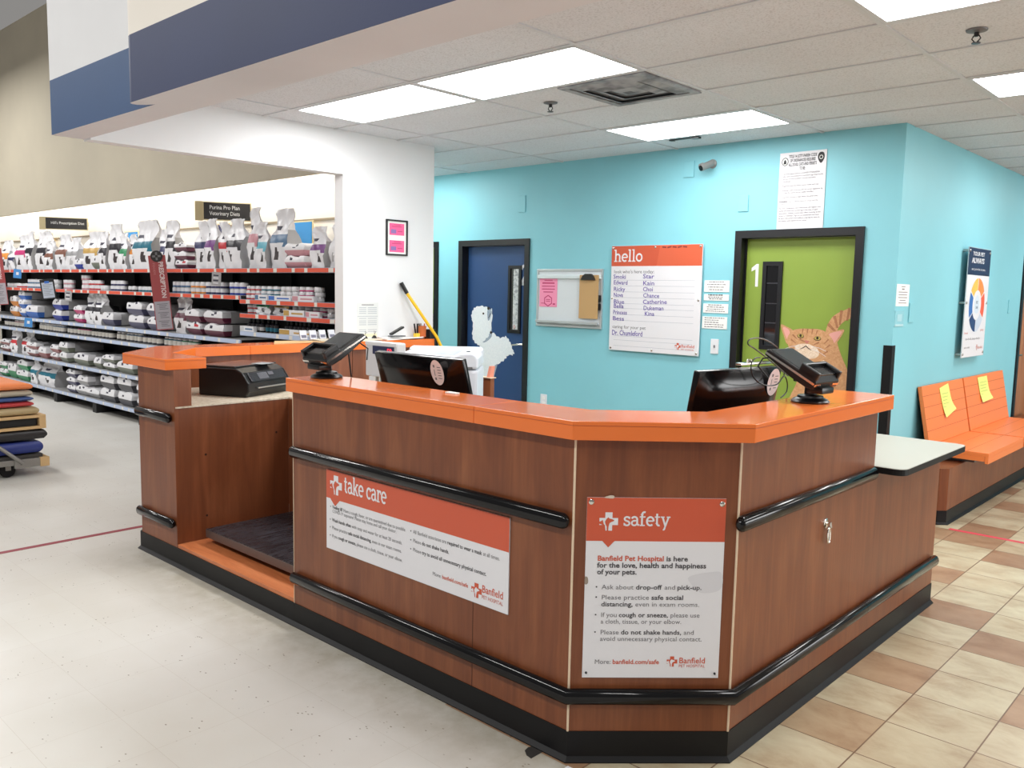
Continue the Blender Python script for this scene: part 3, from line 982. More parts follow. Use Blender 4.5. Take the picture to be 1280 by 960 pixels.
# staff worktops behind
q = MB(); q.prism([(-3.37, 2.352), (-1.86, 2.352), (-1.60, 2.62), (-1.53, 2.75), (-1.53, 3.76), (-2.15, 3.76), (-2.15, 3.0), (-3.37, 3.0)], 0.735, 0.765, DESK); q.build('worktop', counter)
q = MB()
rc = [(-1.20 - .05 + .05 * math.sin(t), 3.765 + .05 - .05 * math.cos(t)) for t in [PI / 2 * i / 6 for i in range(7)]]
poly = [(-1.98, 3.765)] + rc + [(-1.20, 4.64)] + [(-1.25 + .05 * math.cos(t), 4.64 + .05 * math.sin(t)) for t in [PI / 2 * i / 5 for i in range(6)]] + [(-1.98, 4.69)]
q.prism(poly, 0.832, 0.8585, BLACK); o = q.build('return_worktop', counter)
q = MB(); q.prism(offset_line(poly + [poly[0], poly[1]], 0.0015)[1:-1], 0.8585, 0.861, TOPL); q.build('laminate_face', o)

def rail(pts, z, parent, r=0.028, caps=(True, True)):
    # half-round bumper standing off the panel; pts is the panel line
    line = offset_line(pts, -0.018)
    seg = 12
    path = [Vector((p[0], p[1], z)) for p in line]
    vs, fs = [], []
    rings = []
    n = len(path)
    def ring(i, c, sc=1.0):
        d0 = (path[i] - path[i - 1]) if i else (path[1] - path[0])
        d1 = (path[i + 1] - path[i]) if i < n - 1 else d0
        n0 = Vector((d0.y, -d0.x, 0)).normalized(); n1 = Vector((d1.y, -d1.x, 0)).normalized()
        m_ = (n0 + n1).normalized(); k = 1 / max(.4, m_.dot(n0))
        o = []
        for t in range(seg):
            a = 2 * PI * t / seg
            o.append(c + m_ * k * (math.cos(a) * 0.020 * sc) + Vector((0, 0, math.sin(a) * r * sc)))
        return o
    t0 = (path[1] - path[0]).normalized(); t1 = (path[-1] - path[-2]).normalized()
    rr = [(0, path[0] - t0 * .020, .35), (0, path[0] - t0 * .014, .75)] if caps[0] else []
    rr += [(i, path[i], 1.0) for i in range(n)]
    rr += [(n - 1, path[-1] + t1 * .014, .75), (n - 1, path[-1] + t1 * .020, .35)] if caps[1] else []
    for i, c, sc in rr:
        vs += ring(i, c, sc)
    for i in range(len(rr) - 1):
        for k in range(seg):
            k2 = (k + 1) % seg
            fs.append((i * seg + k, i * seg + k2, (i + 1) * seg + k2, (i + 1) * seg + k))
    fs.append(tuple(range(seg))); fs.append(tuple((len(rr) - 1) * seg + k for k in range(seg))[::-1])
    q = MB(); q.add(vs, fs, RAIL)
    return q.build('bumper_rail', parent, 50)
rail([(-3.355, 2.161), (-1.745, 2.161)], 0.835, counter)
rail([(-1.327, 2.54), (-1.327, 3.715)], 0.838, counter)
rail([(-3.355, 2.161), CF[1], CF[2], (-1.327, 3.70)], 0.238, counter, caps=(True, False))
rail([(-1.327, 3.702), (-1.327, 4.675)], 0.238, counter, caps=(False, True))
# rubber cove base
def cove(pts, parent, h=0.107):
    q = MB()
    a, b_, c_ = offset_line(pts, 0.006), offset_line(pts, -0.003), offset_line(pts, -0.018)
    for i in range(len(pts) - 1):
        prof = []
        for k in (i, i + 1):
            prof.append([(a[k][0], a[k][1], 0), (c_[k][0], c_[k][1], 0.0), (c_[k][0], c_[k][1], 0.004), (b_[k][0], b_[k][1], 0.018), (b_[k][0], b_[k][1], h), (a[k][0], a[k][1], h)])
        m_ = len(prof[0])
        q.add(prof[0] + prof[1], [(j, (j + 1) % m_, m_ + (j + 1) % m_, m_ + j)[::-1] for j in range(m_)] + [tuple(range(m_)), tuple(range(m_, 2 * m_))[::-1]], BLACK)
    return q.build('cove_base', parent)
cove(CF, counter)

# leash hook on the side panel
hy, hz = 3.27, 0.70
t = thing('leash_hook', 'small chrome leash clip hung from a plate on the counter side', 'leash hook', (-1.327, hy, hz))
q = MB(); q.lathe([(0.020, 0), (0.020, .004), (.012, .007)], CHROME, 16, (-1.327, hy, hz), 'x'); q.tube([(-1.32, hy, hz + .0), (-1.305, hy, hz + .005), (-1.303, hy, hz - .012), (-1.312, hy, hz - .016)], .005, CHROME, 8); q.build('plate', t, 40)
q = MB(); q.tube([(-1.31, hy + .010 * math.sin(a), hz - .045 + .032 * math.cos(a)) for a in [2 * PI * i / 16 for i in range(17)]], .0042, CHROME, 8, cap=False); q.build('snap_ring', t, 40)

# ---------------------------------------------------------------- the side unit with the weighing bay
side = thing('side_counter', 'wood side counter with orange ledge, printer desk and low weighing bay', 'counter', (-4.5, 2.6, 0))
XPN = -4.560
q = MB(); q.prism([(-5.015, 2.161), (XPN - .001, 2.161), (XPN - .001, 2.262), (-4.98, 2.262), (-5.40, 2.66), (-5.45, 2.60)], 0.0, ZT0, WOOD); q.build('front_column', side)
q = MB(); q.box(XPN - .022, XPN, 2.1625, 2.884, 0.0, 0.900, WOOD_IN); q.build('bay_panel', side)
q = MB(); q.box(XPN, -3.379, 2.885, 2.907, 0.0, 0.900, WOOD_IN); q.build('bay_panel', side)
DW = mat('dowel_hole', (46, 24, 16), 0.8)
for y, z in ((2.34, 0.62), (2.34, 0.262), (2.80, 0.70)):
    q = MB(); q.lathe([(0.007, 0), (0.007, .0006), (.002, .0007)], DW, 10, (XPN, y, z), 'x')
    q.build('dowel_hole', side)
q = MB(); q.box(-4.5595, -3.376, 2.163, 2.8845, 0.0, 0.126, WOOD_FLAT); q.build('platform', side)
q = MB(); q.prism([(-5.36, 2.66), (-4.97, 2.262), (XPN - .0, 2.262), (XPN, 2.166), (XPN + .004, 2.166), (XPN + .004, 2.888), (-3.379, 2.888), (-3.379, 3.38), (-4.7, 3.38), (-4.7, 3.9), (-5.36, 3.9)], 0.900, 0.909, 'desk_laminate_speckled'); q.build('desk_top', side)
q = MB(); q.box(-5.55, -5.36, 2.66, 3.96, 0, ZT0, WOOD_IN); q.box(-5.482, -5.36, 3.965, 4.76, 0, ZT0, WOOD_IN); q.build('back_panel', side)
q = MB(); q.box(-5.3605, -5.3585, 3.092, 3.096, 0.909, ZT0, SEAM); q.build('panel_joint', side); q = MB(); q.box(-5.3605, -5.3585, 4.19, 4.194, 0.0, ZT0, SEAM); q.build('panel_joint', side)
ledges = [[(-5.130, 2.121), (-4.575, 2.121), (-4.575, 2.362), (-4.985, 2.362), (-5.325, 2.675), (-5.325, 3.0725), (-5.575, 3.0725), (-5.575, 2.525)],
          [(-5.325, 3.0745), (-5.325, 4.775), (-5.480, 4.775), (-5.480, 3.963), (-5.575, 3.963), (-5.575, 3.0745)]]
for poly in ledges:
    q = MB(); q.prism(poly, ZT0, ZT1, ORANGE)
    o = q.build('ledge', side, bevel=0.0025)
q = MB()
o1 = offset_line([(-5.130, 2.121), (-4.575, 2.121), (-4.575, 2.362)], -0.0004)
for i in range(2):
    q.add([(o1[i][0], o1[i][1], ZT1 - .015), (o1[i + 1][0], o1[i + 1][1], ZT1 - .015), (o1[i + 1][0], o1[i + 1][1], ZT1 - .013), (o1[i][0], o1[i][1], ZT1 - .013)], [(0, 1, 2, 3)], GROOVE)
q.build('edge_groove', side)
rail([(-4.995, 2.161), (-4.60, 2.161)], 0.845, side)
rail([(-5.005, 2.161), (-4.585, 2.161)], 0.245, side)
cove([(-5.35, 2.50), (-5.035, 2.161), (-3.376, 2.161)], side)

# dog scale on the bay platform
RUBM = mat('scale_rubber_top', (38, 38, 42), 0.55)
nt, N_, L_, B_ = nodes_of(RUBM)
f_ = noise(nt, coords(nt, (30, 3, 3)), 2.5, 5, 0.7, 1.2)
L_.new(ramp(nt, f_, [(0.35, (26, 26, 30)), (0.6, (48, 48, 54)), (0.75, (98, 98, 108))]), B_.inputs['Base Color'])
L_.new(ramp(nt, f_, [(0.3, (90, 90, 90)), (0.7, (180, 180, 180))]), B_.inputs['Roughness'])
t = thing('floor_scale', 'black-topped dog scale with a grey steel edge in the counter bay', 'scale', (-3.95, 2.6, 0.126))
q = MB(); q.box(-4.475, -3.40, 2.287, 2.865, 0.163, 0.208, mat('scale_edge_steel', (104, 92, 88), 0.42, 0.6)); q.build('platter', t, bevel=.002)
q = MB(); q.box(-4.472, -3.403, 2.290, 2.862, 0.208, 0.2115, RUBM); q.build('rubber_mat', t)
q = MB(); q.box(-4.43, -3.45, 2.36, 2.82, 0.140, 0.163, BLACKP); q.build('base', t)
for x in (-4.38, -3.5):
    for y in (2.40, 2.78):
        q = MB(); q.lathe([(0.022, 0.126), (0.022, 0.135), (.014, .141)], BLACK, 12, (x, y, 0)); q.build('foot', t)

# ---------------------------------------------------------------- signs on the counter
def sign_logo(A, x, y, s, layer, fg, bg, name_w, sub_w):
    pet_cross(A, x, y, s, layer, fg, bg)

# "take care" board
t = thing('take_care_sign', 'wide white and orange safety board under the counter rail headed take care', 'sign', (-2.55, 2.157, 0.44))
x0, x1, z0, z1 = -3.108, -1.999, 0.437, 0.792
q = MB(); q.box(x0, x1, 2.1560, 2.1605, z0, z1, WHITEP); q.build('board', t)
A = Art(); A.T = frame((0, 2.1557, 0), (1, 0, 0), (0, 0, 1))
hz = 0.666
A.rect(x0, x1, hz, z1, 0, SIGNO)
NT = [(-3.098,0.663),(-3.028,0.649),(-3.004,0.669),(-3.013,0.726),(-3.075,0.708),(-3.087,0.699)]
A.poly([(x0 + .028, hz + .001), (x0 + .065, hz - .03), (x0 + .10, hz + .001)], 1, SIGNO)
LG = [(-3.076,0.725),(-2.995,0.735),(-3.035,0.778),(-3.035,0.683)]
pet_cross(A, (LG[0][0] + LG[1][0]) / 2, (LG[2][1] + LG[3][1]) / 2, (LG[1][0] - LG[0][0]) * 1.06, 1, WHITEP, SIGNO)
TC = [(-2.976,0.710),(-2.716,0.719),(-2.976,0.768)]
slab_text(A, 'take care', TC[0][0], TC[0][1], 0.052, 1, WHITEP, TC[1][0] - TC[0][0] + .03)
TL = [(-3.062,0.619),(-2.567,0.627),(-3.063,0.602),(-2.623,0.606),(-3.065,0.561),(-2.586,0.568),(-3.065,0.527),(-2.589,0.532),(-3.065,0.491),(-2.584,0.495),(-2.519,0.626),(-2.043,0.626),(-2.519,0.590),(-2.310,0.590),(-2.519,0.553),(-2.109,0.553),(-2.402,0.484),(-2.203,0.485)]
LINES = [[('Feeling ill?', True, TXT), (' Have a cough, fever, or are quarantined due to possible', False, TXTL)], [('COVID-19 exposure? Please stay home and call your doctor.', False, TXTL)],
         [('Wash hands often', True, TXT), (' with soap and water for at least 20 seconds.', False, TXTL)],
         [('Please practice ', False, TXTL), ('safe social distancing,', True, TXT), (' even in our exam rooms.', False, TXTL)],
         [('If you ', False, TXTL), ('cough or sneeze,', True, TXT), (' please use a cloth, tissue, or your elbow.', False, TXTL)],
         [('All Banfield associates are ', False, TXTL), ('required to wear a mask', True, TXT), (' at all times.', False, TXTL)],
         [('Please ', False, TXTL), ('do not shake hands.', True, TXT)],
         [('Please ', False, TXTL), ('try to avoid all unnecessary physical contact.', True, TXT)],
         [('More: ', False, TXTL), ('banfield.com/safe', True, SIGNO)]]
ROWZ = [.641, .628, .597, .567, .537, .641 - .010, .601, .571, .490]
for i, runs in enumerate(LINES):
    a, e = TL[2 * i], TL[2 * i + 1]
    z = (a[1] + e[1]) / 2
    A.text(runs, a[0], z, 0.0215, 1, TXTL, e[0] - a[0])
    if i not in (1, 8):
        A.disc(a[0] - .014, z + .007, .003, .003, 1, TXT, 8)
LB = [(-2.181,0.483),(-2.137,0.489),(-2.131,0.487),(-2.023,0.487),(-2.131,0.465),(-2.027,0.469)]
pet_cross(A, (LB[0][0] + LB[1][0]) / 2, (LB[0][1] + LB[1][1]) / 2 - .0, .055, 1, SIGNO, WHITEP)
zz = (LB[2][1] + LB[3][1]) / 2
A.text('Banfield', LB[2][0], zz, 0.040, 1, SIGNO, LB[3][0] - LB[2][0], weight=0.01)
A.text('PET HOSPITAL', LB[2][0], zz - .024, 0.020, 1, SIGNO, LB[3][0] - LB[2][0])
A.build('lettering', t)

# "safety" board on the angled corner
t = thing('safety_sign', 'tall white and orange board screwed to the angled corner headed safety', 'sign', (-1.52, 2.35, 0.30))
FR = frame((-1.716, 2.161, 0), (1, 1, 0), (0, 0, 1))
q = MB(); q.T = FR; q.box(0.043, 0.506, 0.299, 0.919, 0.0006, 0.0046, WHITEP); q.build('board', t)
A = Art(); A.T = frame(FR @ Vector((0, 0, 0.0049)), (1, 1, 0), (0, 0, 1))
U = lambda u: 0.043 + 0.463 * u
V = lambda v: 0.919 - 0.620 * v
A.rect(U(0), U(1), V(.237), V(0), 0, SIGNO)
A.poly([(U(.115), V(.236)), (U(.16), V(.272)), (U(.205), V(.236))], 1, SIGNO)
pet_cross(A, U(.158), V(.130), .062, 1, WHITEP, SIGNO)
slab_text(A, 'safety', U(.262), V(.153), 0.033, 1, WHITEP, U(.598) - U(.262))
R_ = [(.345, .085, .742, [('Banfield Pet Hospital', .026, SIGNO), (' is here', .026, TXT)]), (.383, .085, .877, [('for the love, health and happiness', .026, TXT)]), (.420, .085, .374, [('of your pets.', .026, TXT)]),
      (.503, .122, .850, [('Ask about ', False, TXTL), ('drop-off', True, TXT), (' and ', False, TXTL), ('pick-up.', True, TXT)]),
      (.560, .122, .720, [('Please practice ', False, TXTL), ('safe social', True, TXT)]), (.598, .122, .838, [('distancing,', True, TXT), (' even in exam rooms.', False, TXTL)]),
      (.658, .122, .845, [('If you ', False, TXTL), ('cough or sneeze,', True, TXT), (' please use', False, TXTL)]), (.695, .122, .712, [('a cloth, tissue, or your elbow.', False, TXTL)]),
      (.755, .122, .808, [('Please ', False, TXTL), ('do not shake hands,', True, TXT), (' and', False, TXTL)]), (.792, .122, .868, [('avoid unnecessary physical contact.', False, TXTL)]),
      (.922, .087, .562, [('More: ', False, TXTL), ('banfield.com/safe', True, SIGNO)])]
for i, (v, a, e, runs) in enumerate(R_):
    A.text(runs, U(a), V(v), 0.0245 if i < 3 else 0.0225, 1, TXTL, U(e) - U(a))
    if i in (3, 4, 6, 8):
        A.disc(U(.085), V(v) + .008, .0028, .0028, 1, TXT, 8)
pet_cross(A, U(.655), V(.907), .036, 1, SIGNO, WHITEP)
A.text('Banfield', U(.705), V(.917), 0.029, 1, SIGNO, U(.90) - U(.705), weight=0.01)
A.text('PET HOSPITAL', U(.705), V(.940), 0.015, 1, SIGNO, U(.90) - U(.705))
A.build('lettering', t)
SCT = A.T
A = Art(); A.T = SCT
A.poly(smooth_poly([(U(.0), V(.435)), (U(.02), V(.44)), (U(.022), V(.47)), (U(.0), V(.475))]), 1, mat('peeled_spot', (150, 138, 126), 0.7))
A.build('scuff', t)
A = Art(); A.T = SCT
A.poly(smooth_poly([(U(.12), V(.0)), (U(.16), V(-.012)), (U(.19), V(-.010)), (U(.185), V(.004))]), 2, mat('peeled_edge', (206, 192, 176), 0.7))
A.build('scuff', t)
A = Art(); A.T = SCT
A.poly(smooth_poly([(U(.755), V(.43)), (U(.9), V(.405)), (U(.99), V(.41)), (U(.985), V(.50)), (U(.85), V(.52)), (U(.77), V(.47))]), .5, mat('board_smear', (214, 214, 219), 0.5))
A.build('scuff', t)
for u, v, m_, r in ((.03, .024, CHROME, .009), (.97, .028, CHROME, .009), (.028, .972, TXTB, .004), (.972, .975, TXTB, .004)):
    q = MB(); q.T = FR; q.lathe([(r, 0), (r, 0.003), (r * .6, .005)], m_, 14, (U(u), V(v), .0046)); q.build('screw', t, 40)

# ---------------------------------------------------------------- things on the counter
def payment_terminal(label, loc, rz):
    # built around the origin: the customer stands on -Y, screen tilts up towards +Y
    t = thing('payment_terminal', label, 'card terminal', (0, 0, 0), 'card payment terminals')
    q = MB()
    q.lathe([(0.072, 0), (0.074, 0.006), (0.066, 0.014), (0.05, 0.020), (0.048, 0.028), (0.02, 0.034)], BLACKP, 24); q.build('base', t, 40)
    q = MB(); q.lathe([(0.024, 0.03), (0.022, 0.07), (0.03, 0.085)], BLACKP, 14); q.box(-.045, .045, -.075, -.005, .040, .066, BLACKP, .008); q.box(-.05, .05, -.05, .05, .080, .098, BLACKP, .006); q.build('stand', t, 40)
    tilt = math.radians(27)
    T = Matrix.Translation((0, 0.045, 0.136)) @ Matrix.Rotation(tilt, 4, 'X')
    q = MB(); q.T = T
    prof = [(-.125, -.020), (-.125, .008), (-.105, .030), (-.045, .026), (-.035, .016), (.115, .016), (.122, .010), (.122, -.012), (-.02, -.030), (-.10, -.030)]
    q.prism(prof, -.088, .088, BLACKP, 'x'); q.build('body', t, bevel=.004)
    q = MB(); q.T = T; q.box(-.075, .075, -.028, .108, .0162, .0172, mat('terminal_screen', (40, 45, 49), 0.12, spec=.6)); q.build('screen', t)
    q = MB(); q.T = T
    q.box(-.088, -.070, -.120, -.040, .010, .046, BLACKP, .005); q.box(.070, .088, -.120, -.040, .010, .046, BLACKP, .005); q.box(-.088, .088, -.050, -.036, .010, .046, BLACKP, .005); q.box(-.068, .068, -.108, -.052, .022, .0325, GLOSSB, .002); q.box(-.045, .045, -.1265, -.1245, -.012, .000, mat('card_slot', (6, 6, 8), 0.5)); q.build('card_hood', t)
    q = MB(); q.T = T
    for sx in (-1, 1):
        q.box(sx * .0885 - .0012, sx * .0885 + .0012, -.122, .120, -.0055, .0030, CHROME)
    q.box(-.088, .088, -.1262, -.1244, -.008, .000, CHROME); q.build('trim_band', t)
    q = MB(); q.T = T; q.tube([(-.02 + .0, .105, -.015), (-.03, .15, -.05), (0.0, .17, -.10), (.03, .12, -.13)], .0035, BLACKP, 8); q.build('cable', t, 40)
    return place(t, loc, rz)
t1 = payment_terminal('black card terminal on the orange top beside the printer bay', (-3.265, 2.268, ZT1), math.radians(2))
payment_terminal('black card terminal on the orange top in front of the ginger cat door', (-1.405, 3.24, ZT1), math.radians(84))
q = MB(); q.tube([(-3.222, 2.375, 1.177), (-3.245, 2.372, 1.31)], .0035, BLACKP, 8); tag(q.build('stylus', None, 40), 'thin black stylus standing behind the card terminal', 'stylus')
q = MB(); q.tube([(-3.345, 2.262, 1.182), (-3.42, 2.33, 1.18), (-3.6, 2.5, 1.15), (-3.9, 2.75, .95), (-4.2, 2.92, .914)], .004, BLACKP, 8); tag(q.build('cable', None, 40), 'black cable trailing from the card terminal across to the printer', 'cable')
# curl of cable behind the second terminal
cl = []
for i in range(40):
    a = i / 39
    cl.append((-1.62 + .10 * math.sin(a * 6.0) - .02, 3.36 + .22 * math.cos(a * 6.4) * (1 - .25 * a), 1.40 - .24 * a + .05 * math.sin(a * 9)))
CB = [(3.496,1.248),(3.315,1.325),(3.190,1.373),(3.120,1.398),(3.138,1.417),(3.220,1.418),(3.314,1.398),(3.398,1.365),(3.449,1.319),(3.457,1.250)]
q = MB(); q.tube([(-1.62, p[0], p[1]) for p in smooth_poly(CB, 4, False)], .0028, BLACKP, 6)
CB2 = [(3.189,1.342),(3.148,1.341),(3.117,1.320),(3.128,1.278),(3.186,1.242),(3.272,1.223),(3.358,1.224),(3.414,1.254),(3.448,1.225),(3.446,1.184),(3.395,1.163)]
q.tube([(-1.60, p[0], p[1]) for p in smooth_poly(CB2, 4, False)], .0028, BLACKP, 6)
tag(q.build('looped_cable', None, 40), 'looping thin black cable behind the card terminal near the cat door', 'cable')

def monitor(label, loc, rz, sticker, tilt, w=.56, h=.335):
    # seen from its back: the back faces -Y
    t = thing('monitor', label, 'monitor', (0, 0, 0), 'monitors seen from behind')
    q = MB(); q.box(-.13, .13, -.02, .17, 0, .012, GLOSSB, .004); q.build('base', t)
    T = Matrix.Translation((0, .02, .345)) @ Matrix.Rotation(tilt, 4, 'X')
    q = MB(); q.box(-.035, .035, .03, .055, .01, .36, GLOSSB, .004); q.build('stand', t)
    q = MB(); q.T = T
    n = 10
    pr = [(-w / 2, 0, .010), (w / 2, 0, .010)]
    # domed back
    vs, fs = [], []
    nx, nz = 14, 8
    for j in range(nz + 1):
        for i in range(nx + 1):
            x = -w / 2 + w * i / nx; z = -h / 2 + h * j / nz
            ex = 1 - abs(2 * i / nx - 1) ** 5; ez = 1 - abs(2 * j / nz - 1) ** 4
            vs.append((x, -.012 - .034 * ex * ez, z))
    for j in range(nz):
        for i in range(nx):
            a = j * (nx + 1) + i
            fs.append((a, a + 1, a + nx + 2, a + nx + 1))
    q.add(vs, fs, GLOSSB)
    q.box(-w / 2 - .002, w / 2 + .002, -.013, .018, -h / 2 - .002, h / 2 + .002, GLOSSB, .006)
    q.build('housing', t, 60)
    q = MB(); q.T = T; q.box(-w / 2 + .012, w / 2 - .012, .0175, .0195, -h / 2 + .016, h / 2 - .012, mat('dark_screen', (14, 16, 22), .15)); q.build('screen', t)
    q = MB(); q.T = T; q.box(-.10, .10, -.085, -.030, -.075, -.015, GLOSSB, .022); q.build('hinge_cover', t)
    A = Art(); A.T = T @ frame((sticker, -.0470, h / 2 - .055), (1, 0, 0), (0, 0, 1))
    A.disc(0, 0, .042, .060, 0, mat('sticker_paper', (236, 222, 220), .6))
    for k in (-.03, .03):
        A.rect(-.02, -.010, k - .006, k + .006, 1, TXTL)
    for k in range(5):
        A.rect(.004, .026, -.028 + k * .013, -.0245 + k * .013, 1, TXTL)
    A.rect(-.018, -.014, -.016, .014, 1, TXTL)
    A.build('sticker', t)
    return place(t, loc, rz)
monitor('black monitor back with an oval sticker, in front of the white copier', (-3.005, 2.62, .765), math.radians(1), .165, math.radians(16), .60, .36)
m2 = monitor('black monitor back with an oval sticker, below the hello board', (-1.715, 3.23, .765), math.radians(82), .185, math.radians(10), .56, .36)
q = MB(); q.box(-.10, .14, -.01, .02, .0, .012, CHROME, .004); q.lathe([(0.008, .01), (.012, .018), (.008, .026)], CHROME, 14, (-.03, 0, 0))
o = q.build('webcam', None, 40); o.location = (-1.715, 3.36, 1.296); o.rotation_euler = (0, 0, math.radians(82)); tag(o, 'small silver webcam resting on top of the monitor below the hello board', 'webcam')

# inkjet printer on the low desk
t = thing('inkjet_printer', 'black inkjet printer with a tilted control panel on the side desk', 'printer', (0, 0, 0))
# front faces +X
q = MB(); prof = [(-.19, 0), (.15, 0), (.175, .03), (.175, .075), (.13, .13), (.08, .152), (-.18, .152), (-.19, .14)]
q.prism([(p[0], p[1]) for p in prof], -.205, .205, mat('printer_black', (13, 13, 15), .3), 'y'); q.build('body', t, bevel=.008)
q = MB(); q.box(-.185, .075, -.20, .20, .1535, .162, mat('printer_lid', (30, 30, 33), .28), .004); q.build('lid', t)
T = Matrix.Translation((.155, 0, .104)) @ Matrix.Rotation(math.atan2(.045, -.055) - PI / 2 + PI, 4, 'Y')
q = MB(); T = Matrix.Translation((.1535, 0, .1035)) @ Matrix.Rotation(math.radians(51), 4, 'Y'); q.T = T
q.box(-.028, .028, -.17, .17, .000, .006, mat('control_panel_grey', (44, 44, 48), .25), .003); q.build('control_panel', t)
q = MB(); q.T = T; q.box(-.020, .020, -.09, .0, .006, .0075, mat('panel_screen', (92, 92, 98), .1)); q.box(-.020, .0, .01, .06, .006, .0075, mat('panel_screen', (92, 92, 98), .1)); q.build('display', t)
q = MB(); q.box(.10, .19, -.13, .15, .045, .052, STEEL, .002); q.build('paper_tray_lip', t)
q = MB(); q.box(.03, .12, .0, .12, .162, .1635, mat('paper_slip', (150, 156, 160), .5)); q.build('top_insert', t)
place(t, (-4.905, 2.80, .909), math.radians(22)); t.scale = (1.03, 1.03, 1.16)

# wall-type weight indicator on a post
t = thing('weight_indicator', 'pale grey weight display with red digits behind the monitor', 'weight display', (-3.86, 3.06, .909))
q = MB(); q.box(-3.975, -3.695, 3.03, 3.10, 1.085, 1.285, mat('indicator_case', (206, 208, 212), .45), .01); q.build('case', t)
q = MB(); q.box(-3.905, -3.715, 3.0265, 3.030, 1.215, 1.262, NAVY); o = q.build('display', t)
A = Art(); A.T = frame((-3.775, 3.0262, 1.222), (1, 0, 0), (0, 0, 1)); A.text('59', 0, 0, .042, 0, DIGIT, weight=.01); A.build('digits', t)
q = MB(); q.box(-3.975, -3.695, 3.0285, 3.03, 1.265, 1.283, WHITE); q.build('top_strip', t)
q = MB(); q.tube([(-3.905, 3.065, .909), (-3.905, 3.065, 1.09)], .018, STEEL, 12); q.lathe([(.05, 0), (.05, .006), (.02, .012)], STEEL, 16, (-3.905, 3.065, .909)); q.build('post', t, 40)
q = MB(); q.box(-3.93, -3.885, 3.02, 3.035, 1.060, 1.085, WHITE, .003); q.build('bracket', t)

# white copier standing behind
COPY = mat('copier_white', (212, 217, 226), .4)
t = thing('copier', 'white laser copier standing behind the counter near the poodle door', 'copier', (0, 0, 0))
x0, x1, y0, y1 = -.25, .25, -.22, .22
q = MB(); q.box(x0, x1, y0, y1, .03, 1.085, COPY, .02); q.build('body', t)
q = MB()
q.prism([(x0, 1.088), (x1, 1.088), (x1, 1.155), (x1 - .012, 1.182), (x1 - .04, 1.194), (x1 - .11, 1.194), (x1 - .19, 1.150), (x0 + .10, 1.155), (x0, 1.185)], y0, y1 - .1, COPY, 'y'); q.box(x0, x1, y1 - .1, y1, 1.088, 1.205, COPY, .02); q.build('output_tray', t, bevel=.018)
q = MB(); q.box(x0 + .06, x1 - .10, y0 - .001, y0 + .0005, .955, .958, GREY); q.build('panel_gap', t)
q = MB(); q.box(x0 + .02, x1 - .02, y0 - .001, y0 + .0005, .70, .704, GREY); q.build('panel_gap', t)
q = MB(); q.box(x1 - .085, x1 - .081, y0 - .0015, y0 + .0005, .70, 1.08, GREY); q.build('panel_gap', t)
q = MB(); q.box(x1 - .07, x1 - .035, y0 - .006, y0 + .004, 1.090, 1.104, GREY); q.build('latch', t)
q = MB(); q.lathe([(.014, 0), (.014, .004), (.008, .006)], mat('button_dark', (60, 62, 66), .4), 14, (x1 - .07, y0 + .08, 1.193)); q.build('button', t, 40)
for x in (x0 + .06, x1 - .06):
    for y in (y0 + .06, y1 - .06):
        q = MB(); q.lathe([(.02, 0), (.022, .01), (.022, .031)], BLACK, 10, (x, y, 0)); q.build('foot', t)
place(t, (-4.15, 3.80, 0), math.radians(40))

# low wooden gate end with a pink folder, in front of the poodle door
q = MB(); q.box(-4.60, -4.395, 4.50, 4.54, 0, .94, WOOD); q.box(-4.61, -4.385, 4.49, 4.55, .94, .946, CREAM)
t = tag(q.build('half_gate'), 'low brown wooden panel between the copier and the poodle door', 'gate')
q = MB(); q.prism([(-4.435, .946), (-4.405, .946), (-4.388, 1.03), (-4.412, 1.03)], 4.50, 4.54, mat('salmon_folder', (236, 152, 128), .6), 'y')
tag(q.build('folder'), 'salmon folder standing on the low brown wooden panel', 'folder')
q = MB(); q.box(-2.50, -2.44, 2.30, 2.325, ZT1, ZT1 + .006, PAPER, .002)
tag(q.build('tape_scrap'), 'scrap of white tape on the inner edge of the orange top', 'tape scrap')

# clutter on the orange ledge by the white wall
def sheet(name, pts, z, m_, label, cat, th=.003, curl=0.0):
    q = MB()
    n = len(pts)
    vs = [(p[0], p[1], z + curl * (i % 2)) for i, p in enumerate(pts)]
    vs += [(v[0], v[1], v[2] + th) for v in vs]
    q.add(vs, [tuple(range(n))[::-1], tuple(range(n, 2 * n))] + [(i, (i + 1) % n, n + (i + 1) % n, n + i) for i in range(n)], m_)
    return tag(q.build(name), label, cat)
sheet('cardboard_sheet', [(-5.36, 3.28), (-5.33, 3.72), (-5.545, 3.80), (-5.55, 3.40)], ZT1, KRAFT, 'flat tan cardboard sheet on the orange ledge below the cans', 'cardboard', .006, .004)
sheet('magazine', [(-5.335, 3.66), (-5.34, 3.93), (-5.56, 3.95), (-5.55, 3.70)], ZT1 + .011, mat('worn_paper', (206, 196, 176), .7), 'worn magazine lying on the end of the cardboard sheet', 'magazine', .005, .003)
sheet('paper_pile', [(-5.33, 4.28), (-5.335, 4.66), (-5.475, 4.70), (-5.478, 4.30)], ZT1, PAPER, 'white paper pile on the ledge under the framed pink notices', 'paper', .010, .012)
sheet('paper_pile', [(-5.33, 4.04), (-5.335, 4.24), (-5.478, 4.26), (-5.478, 4.02)], ZT1, mat('cream_paper', (228, 220, 198), .7), 'cream papers on the ledge under the taped notice', 'paper', .007, .008)
q = MB(); q.box(-5.43, -5.37, 4.36, 4.50, ZT1 + .024, ZT1 + .032, BLACKP, .003)
q.T = Matrix.Translation((-5.40, 4.37, ZT1 + .036)) @ Matrix.Rotation(math.radians(24), 4, 'X'); q.box(-.018, .018, 0, .14, 0, .016, BLACKP, .004)
tag(q.build('stapler'), 'open black stapler on the white paper pile', 'stapler')
